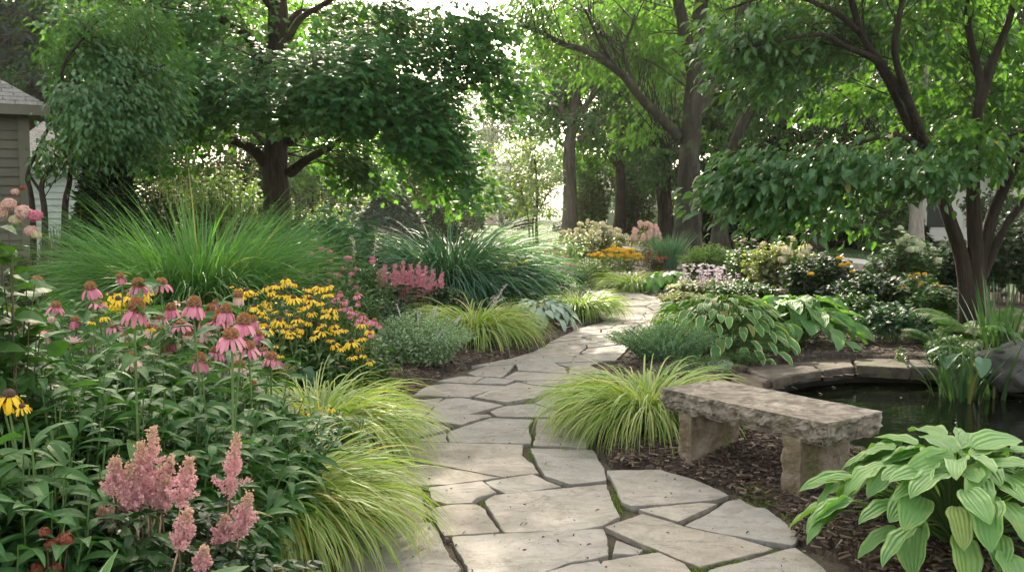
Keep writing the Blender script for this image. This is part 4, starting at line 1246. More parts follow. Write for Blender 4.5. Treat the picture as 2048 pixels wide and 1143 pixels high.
build_tree('oak_tree', 'large grey barked tree with a long limb reaching left, standing behind the right border', 'tree', G(1374, 521), limbs, blob_pts(blobs), 'midtree', T_DOG, 0.19, 44, 0.85, 0.22, 'bark_grey', droop=0.5, jit=0.5, twig_r=0.02)

# ---- tree with the forked trunk in the middle
Yf = 42.0
limbs = [
    (B_([(1140, 490, Yf), (1140, 400, Yf), (1138, 300, Yf), (1145, 240, Yf), (1155, 140, Yf), (1160, 60, Yf), (1165, -60, Yf)]), 0.36, 0.12),
    (B_([(1138, 250, Yf), (1120, 215, Yf), (1100, 160, Yf), (1085, 90, Yf)]), 0.15, 0.06),
    (B_([(1152, 240, Yf), (1185, 190, Yf), (1215, 140, Yf), (1250, 60, Yf)]), 0.16, 0.06),
    (B_([(1155, 280, Yf), (1185, 258, Yf), (1220, 225, Yf), (1275, 180, Yf)]), 0.13, 0.05),
]
blobs = [PB(1110, 90, 44.5, 70, 60, 20), PB(1200, 80, 44.5, 90, 70, 26), PB(1280, 170, 42, 80, 60, 18), PB(1060, 130, 43, 40, 50, 9), PB(1080, 230, 43, 34, 40, 7), PB(1230, 260, 43, 70, 50, 14), PB(1160, 0, 42, 150, 60, 24), PB(1180, -120, 42, 170, 70, 24), PB(1100, 180, 44, 50, 40, 9)]
build_tree('ash_tree', 'mid distance tree whose bare trunk forks into three above the lawn', 'tree', G(1140, 486), limbs, blob_pts(blobs), 'midtree', T_DOG, 0.24, 40, 1.05, 0.3, 'bark_mid', droop=0.45, jit=0.5, twig_r=0.025)

# ---- young pale tree, thin stems
Yy = 36.0
limbs = [(B_([(1074, 498, Yy), (1073, 440, Yy), (1075, 380, Yy), (1070, 320, Yy)]), 0.06, 0.03), (B_([(1060, 498, Yy), (1056, 430, Yy), (1046, 395, Yy), (1035, 350, Yy)]), 0.04, 0.02),
         (B_([(1068, 496, Yy), (1066, 440, Yy), (1078, 420, Yy), (1100, 380, Yy)]), 0.035, 0.02)]
blobs = [PB(1040, 320, Yy, 45, 34, 12), PB(1010, 360, Yy, 50, 30, 12), PB(1075, 365, Yy, 30, 30, 7), PB(1035, 400, Yy, 50, 22, 8), PB(1000, 390, Yy, 34, 16, 5), PB(1075, 412, Yy, 30, 14, 4), PB(1045, 285, Yy, 34, 20, 5)]
build_tree('honeylocust_tree', 'young pale green tree with thin dark stems on the lawn', 'tree', G(1068, 498), limbs, blob_pts(blobs), 'paletree', T_OVAL, 0.16, 60, 0.75, 0.10, 'bark_dark', droop=0.3, jit=0.4, sides=6, twig_r=0.02)

# ---- generic deciduous trees of the background
def far_tree(name, label, px, Y, h, r, z0, leaf, trunk_r, group='trees filling the background', bark='bark_dark', base_py=None, lean=0.0, n=60, size=0.28, nl=80, seed=None):
    x = P(px, 400, Y)[0]
    base = np.array([x, Y, -0.03])
    top = np.array([x + lean, Y, h * 0.92])
    limbs = [([base, base + [lean * 0.15 + 0.05, 0, h * 0.25], base + [lean * 0.5, 0.05, h * 0.55], top], trunk_r, trunk_r * 0.2)]
    cl = []
    nb = 9
    for i in range(nb):
        a = i * 2.4 + random.random()
        zz = z0 + (h - z0) * (0.08 + 0.8 * i / nb)
        rr = r * (0.55 + 0.45 * math.sin(math.pi * min(0.95, 0.25 + 0.75 * i / nb)))
        s_ = base + np.array([lean * zz / h, 0, zz * 0.72])
        e_ = base + np.array([math.cos(a) * rr * 0.75, math.sin(a) * rr * 0.75, zz + rr * 0.15])
        limbs.append(([s_, (s_ + e_) / 2 + [0, 0, -0.1], e_], trunk_r * 0.38, trunk_r * 0.08))
        cl.append((e_, (rr * 0.55, rr * 0.55, (h - z0) * 0.16), n // nb))
    cl.append((top, (r * 0.5, r * 0.5, (h - z0) * 0.16), n // 6))
    return build_tree(name, label, 'tree', base, limbs, blob_pts(cl), leaf, T_QUAD, size, nl, 0.95, 0.25, bark, group, droop=0.45, jit=0.55, sides=7, twig_r=0.02)
def dup(root, loc, rz, sc, label):
    r = root.copy(); COL.objects.link(r)
    r.location = loc; r.rotation_euler = (0, 0, rz); r.scale = (sc, sc, sc)
    r['label'] = label
    for ch in list(root.children):
        c_ = ch.copy(); COL.objects.link(c_); c_.parent = r
        c_.matrix_parent_inverse = ch.matrix_parent_inverse.copy()
    return r
tA = far_tree('linden_tree', 'broad background tree low crowned behind the leaning trunk', 1560, 46, 15, 6.0, 2.6, 'fartree', 0.34, n=200)
tB = far_tree('linden_tree', 'tall background tree behind the maple at the upper left', 330, 44, 17, 6.5, 2.0, 'midtree', 0.36, n=210)
tC = far_tree('linden_tree', 'hazy far tree closing the end of the lawn gap', 985, 105, 15, 7.0, 1.5, 'fartree', 0.4, n=100, size=0.34)
for src, px, Y, rz, sc, lb in [
    (tA, 1240, 46, 1.1, 0.95, 'tree with a stout short trunk in front of the pale garage'),
    (tA, 1330, 50, 2.2, 0.9, 'thin leafy tree just left of the large grey trunk'),
    (tA, 1450, 52, 4.0, 1.0, 'leafy tree in shade just right of the large grey trunk'),
    (tA, 1690, 44, 0.4, 1.0, 'background tree whose trunk stands in the dark shade above the pavement'),
    (tA, 1800, 50, 5.1, 1.05, 'background tree behind the middle of the pond dogwood'),
    (tA, 1960, 54, 2.9, 1.05, 'background tree above the white porch house'),
    (tA, 2110, 42, 1.7, 1.05, 'background tree at the right edge behind the dogwood'),
    (tB, 60, 42, 1.3, 0.95, 'tall background tree above the olive house roof'),
    (tB, 190, 36, 2.6, 0.75, 'background tree between the olive house and the maple crown'),
    (tB, 470, 52, 3.3, 0.95, 'background tree seen through the left half of the maple'),
    (tB, -120, 38, 4.2, 0.95, 'background tree behind the olive house'),
    (tC, 905, 118, 1.2, 1.0, 'hazy far tree on the left of the lawn gap'),
    (tC, 1060, 112, 2.4, 0.95, 'hazy far tree on the right of the lawn gap'),
    (tC, 780, 110, 3.7, 0.9, 'hazy far tree behind the pale conifer'),
    (tC, 640, 115, 0.7, 0.85, 'hazy far tree behind the maple trunk'),
    (tC, 1180, 95, 5.3, 0.95, 'hazy far tree behind the forked trunk'),
    (tC, 1300, 100, 4.4, 1.0, 'hazy far tree behind the garage'),
]:
    dup(src, (P(px, 400, Y)[0], Y, -0.03), rz, sc, lb)
# leaning trunk right of the large tree
Yk = 34.0
limbs = [(B_([(1440, 500, Yk), (1444, 400, Yk), (1462, 310, Yk), (1500, 220, Yk), (1540, 140, Yk), (1580, 40, Yk), (1600, -80, Yk)]), 0.28, 0.10), (B_([(1520, 180, Yk), (1560, 165, Yk), (1620, 130, Yk)]), 0.09, 0.04)]
build_tree('leaning_tree', 'tree with a dark trunk leaning right beside the large grey tree', 'tree', G(1440, 505), limbs, blob_pts([PB(1600, 20, Yk, 130, 90, 34), PB(1660, 130, Yk, 90, 50, 20), PB(1520, -60, Yk, 150, 70, 26), PB(1470, 260, 36, 60, 40, 8)]), 'fartree', T_DOG, 0.21, 40, 0.95, 0.25, 'bark_grey', droop=0.5)
# slim trunks left of the large tree, and one stout trunk
for px, Y, r_, lb in [(1318, 40, 0.10, 'slim dark trunked tree in front of the pale garage'), (1341, 40, 0.11, 'second slim trunked tree close to the large grey trunk')]:
    x = P(px, 400, Y)[0]
    limbs = [([np.array([x, Y, 0]), np.array([x + .03, Y, 1.2]), np.array([x - .05, Y, 2.6]), np.array([x + .1, Y, 5.0])], r_, 0.05)]
    build_tree('slim_tree', lb, 'tree', (x, Y, 0), limbs, blob_pts([((x, Y, 3.4), (1.3, 1.2, 0.7), 16), ((x + .2, Y, 5.2), (1.2, 1.2, 0.9), 16)]), 'fartree', T_DOG, 0.2, 40, 0.7, 0.2, 'bark_dark')
# pale trunk behind the dogwood, brown one beside it
for px, Y, r_, lb, bk in [(1832, 30, 0.25, 'pale barked trunk beside the white porch house', 'bark_pale'), (1722, 36, 0.17, 'reddish brown slim trunk in the shade above the pavement', 'bark_dog'), (1628, 36, 0.36, 'stout dark trunk in the shade beyond the pavement', 'bark_dark')]:
    x = P(px, 400, Y)[0]
    limbs = [([np.array([x, Y, 0]), np.array([x + .05, Y, 1.5]), np.array([x + .02, Y, 3.4]), np.array([x + .2, Y, 8.0])], r_, 0.12)]
    build_tree('shade_tree', lb, 'tree', (x, Y, 0), limbs, blob_pts([((x, Y, 5.2), (2.6, 2.0, 1.3), 40), ((x + .2, Y, 8.2), (2.6, 2.6, 1.8), 40)]), 'fartree', T_DOG, 0.2, 42, 0.8, 0.2, bk)

# ---- conifers: whorls of drooping branches with needle tufts
def conifer(name, label, px, Y, h, r, z0, leaf, dens=1.0, droop=0.35, size=0.16, open_=0.6, cat='conifer'):
    x = P(px, 400, Y)[0]
    base = np.array([x, Y, -0.03])
    t = thing(name, label, cat, base)
    g = Geo(); gl = Geo()
    tube(g, [base, base + [0, 0, h * 0.5], base + [0.05, 0, h]], [0.02 * h, 0.012 * h, 0.01], 7, 0.05)
    z = z0
    Pn, D, Nn = [], [], []
    while z < h * 0.98:
        f = 1 - (z - z0) / (h - z0)
        nb = max(4, int(9 * dens))
        for k in range(nb):
            a = random.random() * 6.283
            L = r * (f ** 0.8) * random.uniform(0.7, 1.1) + 0.12
            d = np.array([math.cos(a), math.sin(a), 0])
            pts = [base + [0, 0, z] + d * L * s_ + np.array([0, 0, 0.10 * L * s_ - droop * L * s_ * s_]) for s_ in (0, .35, .7, 1)]
            sp = spline(pts, 3)
            tube(g, sp, np.linspace(0.012 * h * 0.25 + 0.006, 0.004, len(sp)), 4)
            n = max(6, int(L * 26 * dens))
            s_ = rng.uniform(0.15, 1, n) ** 0.7
            q = np.stack([np.interp(s_, np.linspace(0, 1, len(sp)), sp[:, c_]) for c_ in range(3)], -1)
            side = np.cross(d, [0, 0, 1]) * rng.choice([-1, 1], n)[:, None]
            wd = rng.random(n)[:, None] * 0.30 * L * (1 - 0.6 * s_[:, None])
            q = q + side * wd + rng.normal(0, 0.02, (n, 3)) - np.array([0, 0, 1]) * wd * 0.25
            Pn.append(q); D.append(d * open_ + side * 0.7 + rng.normal(0, 0.3, (n, 3)) - np.array([0, 0, 0.25])); Nn.append(np.array([0, 0, 1]) + rng.normal(0, 0.4, (n, 3)))
        z += 0.055 * h / max(0.4, dens)
    Pn, D, Nn = map(np.concatenate, (Pn, D, Nn))
    for k in range(3):
        inst(gl, T_NEEDLE, Pn + rng.normal(0, 0.04, Pn.shape), D + rng.normal(0, 0.45, D.shape), Nn + rng.normal(0, .3, Nn.shape), size * rng.uniform(0.6, 1.2, len(Pn)) [:, None] * np.array([[1.6, 1, 1]]))
    g.build('trunk', MT['bark_dark'], t, smooth=True)
    gl.build('crown', MT[leaf], t)
    return t
conifer('pine_tree', 'loose pale green conifer in the haze right of the maple trunk', 820, 44, 6.2, 2.6, 0.3, 'paletree', 1.2, 0.2, 0.30)
conifer('spruce_tree', 'dense blue grey spruce under the maple branches', 778, 36, 2.6, 1.5, 0.1, 'spruce', 1.7, 0.2, 0.20)
conifer('spruce_tree', 'low wide dark spruce at the right of the blue grey one', 868, 38, 1.6, 1.6, 0.0, 'conifer', 1.6, 0.15, 0.20)
conifer('pine_tree', 'tall grey green conifer above the olive house roof', 20, 34, 12.5, 3.4, 4.0, 'spruce', 1.0, 0.3, 0.32)
conifer('pine_tree', 'dark drooping conifer behind the forked trunk', 1190, 62, 4.6, 2.6, 0.2, 'conifer', 1.1, 0.4, 0.36)
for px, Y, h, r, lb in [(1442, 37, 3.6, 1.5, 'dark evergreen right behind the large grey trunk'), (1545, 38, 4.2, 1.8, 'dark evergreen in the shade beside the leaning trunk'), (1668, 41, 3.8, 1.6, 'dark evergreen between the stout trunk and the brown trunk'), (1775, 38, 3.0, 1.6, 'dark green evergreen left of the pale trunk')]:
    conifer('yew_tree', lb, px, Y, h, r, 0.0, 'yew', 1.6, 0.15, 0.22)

# ================================================================== PLANTS
def soil_at(x, y):
    return float(soil_z(np.array([x]), np.array([y]))[0])

def grass_clump(name, label, c, r_base, n, length, width, mat, elev=(0.9, 1.45), droop=(1.2, 2.0), segs=7, group='ornamental grass clumps', bias=None, cat='ornamental grass', dead=0.03):
    """fountain of blades; bias (azimuth, strength) makes the clump lean"""
    x, y = c[0], c[1]
    z = soil_at(x, y) - 0.01
    g = Geo()
    az = rng.random(n) * 2 * math.pi
    rr = np.sqrt(rng.random(n)) * r_base
    base = np.c_[x + np.cos(az) * rr, y + np.sin(az) * rr, np.full(n, z)]
    az2 = az + rng.normal(0, 0.55, n)
    q = (rr / r_base)
    el = elev[1] - (elev[1] - elev[0]) * np.clip(q * 0.75 + rng.random(n) * 0.4, 0, 1.15) 
    L = length * rng.uniform(0.55, 1.1, n)
    dr = rng.uniform(droop[0], droop[1], n)
    if bias:
        h = np.c_[np.cos(az2), np.sin(az2)] + np.array([math.cos(bias[0]), math.sin(bias[0])]) * bias[1]
        az2 = np.arctan2(h[:, 1], h[:, 0])
    blades(g, base, az2, L, el, dr, width * rng.uniform(0.5, 1.6, n), segs, twist=rng.normal(0, 0.9, n), power=1.25)
    o = g.build(name, MT[mat])
    return tag(o, label, cat, group)

Yc = 11.0
c0_ = P(396, 640, Yc)
t_ = grass_clump('maiden_grass', 'tall bright green fountain grass mound behind the coneflowers', (c0_[0], Yc), 0.48, 5000, 2.0, 0.013, 'maiden', (0.98, 1.56), (0.5, 2.3), 10)
c0_ = G(905, 612)
grass_clump('blue_grass', 'big blue green arching grass mound behind the rose astilbe', (c0_[0], 15.2), 0.50, 2800, 2.15, 0.019, 'bluegrass', (0.8, 1.5), (1.0, 2.3), 9)
for px, py, rb, n, L, lb, mat in [
    (538, 1080, 0.22, 2300, 0.88, 'nearest golden striped grass mound beside the pink astilbe at the path edge', 'hakone'),
    (632, 908, 0.24, 2000, 0.84, 'golden striped grass mound left of the path behind the nearest one', 'hakone'),
    (1292, 864, 0.20, 2200, 0.84, 'golden striped grass mound in front of the bench across the path', 'hakone'),
    (950, 692, 0.22, 1300, 0.94, 'golden grass mound at the mulch edge right of the silvery catmint', 'hakone'),
    (1158, 637, 0.2, 900, 0.78, 'lime green grass mound by the silver leaved plant at the path bend', 'hakone_far'),
    (1263, 580, 0.22, 800, 0.85, 'lime green grass mound on the far side of the path bend', 'hakone_far')]:
    c0_ = G(px, py)
    grass_clump('hakone_grass', lb, c0_, rb, n, L, 0.0095 if c0_[1] < 9 else 0.012, mat, (0.8, 1.52), (1.5, 2.9), 9, bias=None if px < 700 else (-0.6 if px < 1200 else 3.4, 0.14))

# ---- stems with leaves: the general builder for perennials and shrubs
def plant(name, label, cat, c, rx, ry, h, leaf, tpl, size, n_stem=40, per=12, group=None, stem='stem', lean=0.35, start=0.25, leaf_up=0.3, leaf_droop=0.2, spread=1.0, stem_r=0.004, z0=None, jit=0.25, flowers=None, dome=0.35, rosette=False, pick=None):
    """stems rise from the middle and fan into a dome; leaves alternate up each stem. flowers(t, tips, dirs) may add parts"""
    x, y = c[0], c[1]
    z = soil_at(x, y) if z0 is None else z0
    t = thing(name, label, cat, (x, y, z), group)
    gs, gl = Geo(), Geo()
    a = rng.random(n_stem) * 2 * math.pi
    q = np.sqrt(rng.random(n_stem))
    hh = h * (1 - dome * q ** 2) * rng.uniform(0.82, 1.08, n_stem)
    tips, dirs = [], []
    Pn, D, Nn, S = [], [], [], []
    for i in range(n_stem):
        b = np.array([x + math.cos(a[i]) * q[i] * rx * (1 - lean), y + math.sin(a[i]) * q[i] * ry * (1 - lean), z - 0.02])
        tip = np.array([x + math.cos(a[i]) * q[i] * rx, y + math.sin(a[i]) * q[i] * ry, z + hh[i]])
        mid = (b + tip) / 2 + np.array([-math.cos(a[i]) * rx * 0.08 * q[i], -math.sin(a[i]) * ry * 0.08 * q[i], hh[i] * 0.06]) + rng.normal(0, 0.02 * h, 3)
        sp = spline([b, mid, tip], 4)
        tube(gs, sp, np.linspace(stem_r, stem_r * 0.5, len(sp)), 4)
        d = unit(sp[-1] - sp[-2])
        tips.append(tip); dirs.append(d)
        s_ = np.linspace(start, 0.99, per) + rng.normal(0, 0.02, per)
        pos_ = np.stack([np.interp(s_, np.linspace(0, 1, len(sp)), sp[:, k]) for k in range(3)], -1)
        ang = np.arange(per) * 2.4 + rng.random() * 6 + rng.normal(0, 0.25, per)
        D.append(np.c_[np.cos(ang), np.sin(ang), np.full(per, leaf_up)] + rng.normal(0, jit, (per, 3)) + d * 0.2)
        Nn.append(np.c_[-np.cos(ang) * 0.3, -np.sin(ang) * 0.3, np.ones(per)] + rng.normal(0, jit, (per, 3)))
        Pn.append(pos_); S.append(size * rng.uniform(0.7, 1.2, per) * (1.08 - 0.45 * s_))
    gs.build('stems', MT[stem], t)
    r = np.repeat(rng.random(n_stem), per) * 0.5 + rng.random(n_stem * per) * 0.5
    inst(gl, tpl, np.concatenate(Pn), np.concatenate(D), np.concatenate(Nn), np.concatenate(S), rnd=r)
    gl.build('foliage', MT[leaf], t)
    if flowers:
        flowers(t, np.array(tips), np.array(dirs))
    return t

def ball_flower(t, c, r, mat, n=90, s=0.4, flat=0.75, name='flower_head', up=None):
    """rounded head of many small florets"""
    g = Geo()
    d = unit(rng.normal(0, 1, (n, 3)) + np.array([0, 0, 0.5]))
    Pn = np.array(c) + d * r * np.array([1, 1, flat]) * rng.uniform(0.75, 1.0, (n, 1))
    dome(g, np.array(c) - np.array([0, 0, r * flat * .45]), (0, 0, 1), r * .72, r * flat * 1.15, 4, 9)
    for k in range(2):
        tang = unit(np.cross(d, rng.normal(0, 1, (n, 3))))
        inst(g, T_QUAD, Pn - tang * r * s * 0.5, tang, d, r * s * rng.uniform(0.8, 1.3, n), rnd=np.clip(rng.normal(0.5, 0.3, n), 0, 1))
    return g.build(name, MT[mat], t)
def spike_flower(t, a, b, r, mat, n=60, s=0.02, name='flower_spike'):
    g = Geo()
    k = rng.random(n)
    a, b = np.array(a), np.array(b)
    tube(g, [a - (b - a) * .1, (a + b) / 2, b], [.004, .003, .002], 4)
    ang = rng.random(n) * 6.283
    d = np.c_[np.cos(ang), np.sin(ang), 0.4 * np.ones(n)]
    rr = r * (1 - 0.7 * k)
    inst(g, T_QUAD, a + (b - a) * k[:, None] + d * rr[:, None] * 0.4, d, np.array([0, 0, 1]) + rng.normal(0, .4, (n, 3)), s * rng.uniform(0.7, 1.3, n))
    return g.build(name, MT[mat], t)
def heads(mat, n, r, nf=70, s=0.4, flat=0.75, dz=0.02, stuff=False, front=True, name='flower_head'):
    def f(t, tips, dirs):
        o = np.argsort(tips[:, 1] - 0.8 * tips[:, 2] + rng.normal(0, 0.15, len(tips))) if front else rng.permutation(len(tips))
        for i in o[:n]:
            ball_flower(t, tips[i] + np.array([0, -0.01, dz]), r * random.uniform(0.7, 1.2), mat, nf, s, flat, name)
    return f
def spikes(mat, n, L, r, nf=50, s=0.02, name='flower_spike'):
    def f(t, tips, dirs):
        for i in rng.permutation(len(tips))[:n]:
            spike_flower(t, tips[i] - dirs[i] * L * 0.2, tips[i] + dirs[i] * L, r, mat, nf, s, name)
    return f
def daisies(mat, dmat, n, size, droop=0.3, np_=12, jit=0.25, name='flower_head'):
    def f(t, tips, dirs):
        o = np.argsort(tips[:, 1] - tips[:, 2] + rng.normal(0, 0.2, len(tips)))
        for i in o[:n]:
            daisy(t, tips[i] + np.array([0, 0, 0.02]), unit(dirs[i] * 0.5 + np.array([0, -0.25, 1.0]) + rng.normal(0, jit, 3)), size * random.uniform(0.85, 1.15), mat, dmat, droop + random.uniform(-.15, .25), np_, name=name)
    return f

def dome(g, c, up, r, hgt, rings=7, seg=14, spiky=0.0):
    up = unit(up); X = unit(np.cross(up, [0.3, 1, 0.2])); Y_ = np.cross(up, X)
    V, UV = [], []
    for j in range(rings + 1):
        th = j / rings * math.pi / 2 * 1.08
        for i in range(seg):
            a = 2 * math.pi * (i + 0.5 * (j % 2)) / seg
            k = 1 + (spiky if (i + j) % 2 else -spiky * 0.4)
            V.append(np.array(c) + (X * math.cos(a) + Y_ * math.sin(a)) * r * math.cos(th - 0.13) * k + up * hgt * math.sin(th) * k)
            UV.append((0.5 if (i + j) % 2 else 0.0, j / rings))
    Q = [(j * seg + i, j * seg + (i + 1) % seg, (j + 1) * seg + (i + 1) % seg, (j + 1) * seg + i) for j in range(rings) for i in range(seg)]
    g.add(V, Q, ngons=[list(range(rings * seg, (rings + 1) * seg))], uv=np.array(UV))

def daisy(t, c, up, size, mat, dmat, droop, npet=14, cone_r=0.2, cone_h=0.16, tpl=None, spiky=0.08, name='flower_head', ragged=0.12):
    """ray petals round a raised disc; droop in radians below the plane of the flower"""
    up = unit(np.array(up, float)); X = unit(np.cross(up, [0.2, 1, 0.1])); Y_ = np.cross(up, X)
    R = size / 2
    g = Geo()
    a = np.linspace(0, 2 * math.pi, npet, endpoint=False) + rng.normal(0, 0.09, npet) + random.random()
    rad = np.cos(a)[:, None] * X + np.sin(a)[:, None] * Y_
    dr = droop + rng.normal(0, ragged, npet)
    D = rad * np.cos(dr)[:, None] - up * np.sin(dr)[:, None]
    Nn = rad * np.sin(dr)[:, None] + up * np.cos(dr)[:, None] + rng.normal(0, 0.12, (npet, 3))
    L = R * (1 - cone_r * 0.7) * rng.uniform(0.88, 1.1, npet)
    inst(g, tpl or T_PETAL, np.array(c) + rad * R * cone_r * 0.75, D, Nn, np.c_[L * 1.25, L, L])
    h = g.build(name, MT[mat], t)
    g = Geo()
    dome(g, np.array(c) - up * 0.002, up, R * cone_r * 1.12, size * cone_h, spiky=spiky)
    g.build('cone', MT[dmat], h, smooth=False)
    return h

# ---- coneflowers, one stem each: picture position of the cone, spread in px, droop, colours, label
CONES = [
    (74, 566, 48, 0.85, 'palepink', 1.0, 'coneflower with pale faded petals alone over the lawn gap at the far left'),
    (181, 576, 47, 0.75, 'pink', 1.0, 'coneflower with full drooping skirt second from the left edge'),
    (241, 554, 30, 0.95, 'pink', 1.0, 'highest coneflower with short narrow petals above the yellow clump'),
    (277, 569, 50, 0.7, 'pink', 1.0, 'coneflower behind the yellow clump, touching the flower at its right'),
    (322, 566, 48, 0.45, 'pink', 0.8, 'flat skirted coneflower in front of the dark base of the tall grass'),
    (272, 618, 66, 0.65, 'pink', 1.25, 'largest coneflower with a tall brown cone below the yellow clump'),
    (197, 604, 38, 0.5, 'rosepink', 0.5, 'coneflower with a flat dark cone left of the yellow clump'),
    (320, 636, 40, 0.7, 'pink', 1.0, 'small coneflower right below the largest one'),
    (322, 660, 44, 0.55, 'palepink', 0.7, 'half faded coneflower with a yellowish cone low in the cluster'),
    (361, 646, 46, 0.25, 'pink', 0.5, 'open flat coneflower facing up left of the cluster middle'),
    (388, 610, 58, 0.75, 'pink', 1.1, 'wide coneflower at the top of the dense cluster'),
    (420, 618, 40, 0.9, 'rosepink', 1.0, 'coneflower half hidden behind the wide one at the cluster top'),
    (452, 622, 50, 0.8, 'pink', 1.1, 'coneflower with a pointed cone at the right of the cluster top'),
    (476, 592, 40, 1.0, 'palepink', 1.0, 'coneflower with hanging petals against the dark grass beside the yellow patch'),
    (487, 646, 60, 0.7, 'pink', 1.2, 'big coneflower leaning on the left border of the yellow patch'),
    (462, 672, 66, 0.45, 'pink', 0.9, 'broad coneflower with orange cone at the centre of the cluster'),
    (517, 668, 40, 0.95, 'pink', 0.7, 'coneflower with folded petals right of the broad one'),
    (497, 694, 52, 0.4, 'pink', 0.9, 'flat coneflower under the broad one'),
    (528, 700, 30, 0.5, 'rosepink', 0.8, 'small coneflower in the gap between two flat ones'),
    (543, 716, 48, 0.45, 'pink', 1.0, 'coneflower with spreading petals lowest on the right'),
    (263, 718, 50, 0.5, 'palepink', 1.0, 'lone coneflower low in the leaves below the largest one'),
    (400, 720, 52, 0.85, 'pink', 1.05, 'lone coneflower low in the leaves with dark cone and hanging petals'),
    (398, 686, 30, 0.6, 'pink', 0.8, 'little coneflower with a green yellow stem above the low hanging one'),
    (412, 660, 46, 1.0, 'palepink', 0.6, 'withered coneflower with bleached petals inside the cluster'),
    (147, 686, 36, -0.75, 'palepink', 0.4, 'opening coneflower with upright pale rays at left'),
    (358, 606, 30, -0.3, 'palepink', 0.35, 'young coneflower with a flat ring of pale rays beside the wide one'),
    (446, 770, 32, -0.45, 'palepink', 0.4, 'young coneflower opening above the front leaves'),
    (508, 770, 36, 0.8, 'palepink', 0.9, 'fading coneflower beside the upper golden grass'),
    (290, 690, 22, 0.6, 'palepink', 0.6, 'tiny faded coneflower between the largest one and the low lone one'),
    (430, 606, 22, 0.9, 'rosepink', 1.2, 'small dark coned coneflower peeking over the dense cluster'),
    (118, 742, 24, 0.4, 'redbrown', 0.7, 'dried brown coneflower among the front leaves'),
]
_r = random.Random(5)
_near = ['right of the cluster top', 'left of the cluster top', 'at the cluster heart', 'under the broad one', 'beside the lone low one', 'near the yellow patch', 'above the leaf gap', 'by the young pale one', 'next to the folded one', 'below the faded one', 'behind the pointed one', 'at the cluster foot']
for k_, (x_, y_) in enumerate([(436, 640), (342, 618), (410, 640), (375, 668), (432, 702), (470, 706), (300, 655), (345, 684), (505, 640), (330, 700), (440, 630), (480, 730)]):
    CONES.append((x_, y_, _r.choice([38, 42, 46]), _r.uniform(.4, .95), _r.choice(['pink', 'pink', 'rosepink', 'palepink']), _r.uniform(.7, 1.05), 'smaller pink coneflower ' + _near[k_]))
for x_, y_, w_, m_, d_, lb_ in [(28, 618, 38, 'pink', .7, 'pink coneflower close to the left edge below the pale one'), (112, 612, 40, 'pink', .6, 'pink coneflower over the leaves between the pale one and the skirted one'), (150, 640, 36, 'rosepink', .8, 'dark pink coneflower left of the scattered yellow daisies'), (228, 652, 38, 'pink', .5, 'pink coneflower under the flat dark coned one'), (92, 668, 34, 'palepink', .7, 'pale fading coneflower low at the left by the pink double flowers'), (196, 690, 32, 'pink', .4, 'small pink coneflower low right of the upright pale opening one'), (248, 676, 34, 'rosepink', .9, 'small dark pink coneflower just above the lone faded one'), (345, 740, 30, 'pink', .6, 'small pink coneflower low between the two lone ones')]:
    CONES.append((x_, y_, w_, d_, m_, .85, lb_))
def coneflower(px, py, w, droop, mat, ch, label, i):
    # rows farther back sit higher in the picture
    Y = float(np.clip(2000 * 0.105 / max(w, 40), 3.15, 4.9)) + (0.5 if w < 34 else 0) + 0.35 * (720 - py) / 150
    c = P(px, py, Y)
    zs = soil_at(c[0], Y)
    size = M(w * 1.34, Y)
    t = thing('coneflower', label, 'coneflower', (c[0], Y, zs), 'coneflowers in the left border')
    up = unit(np.array([random.uniform(-.16, .16), random.uniform(-.25, .12), 1.0]))
    cr = 0.31 if ch > 0.75 else 0.27
    daisy(t, c, up, size, mat, 'cone', droop, random.choice([12, 13, 14, 15]), cr, 0.215 * ch, None, 0.14)
    b = np.array([c[0] + random.uniform(-.10, .10), Y + random.uniform(-.02, .14), zs])
    sp = spline([b, (b + c) / 2 + np.array([random.uniform(-.04, .04), 0, 0]), c - up * 0.05, c - up * 0.004], 5)
    g = Geo()
    tube(g, sp, np.linspace(0.0055, 0.0038, len(sp)), 6)
    g.build('stem', MT['stem'], t, smooth=True)
    n = 9
    s_ = rng.uniform(0.15, 0.80, n)
    pos_ = np.stack([np.interp(s_, np.linspace(0, 1, len(sp)), sp[:, k]) for k in range(3)], -1)
    a = rng.random(n) * 6.283
    g = Geo()
    inst(g, T_LANCE, pos_, np.c_[np.cos(a), np.sin(a), np.full(n, 0.35)], np.array([0, 0, 1]) + rng.normal(0, .3, (n, 3)), rng.uniform(0.10, 0.19, n))
    g.build('foliage', MT['cone_leaf'], t)
for i, cfl in enumerate(CONES):
    coneflower(*cfl, i)

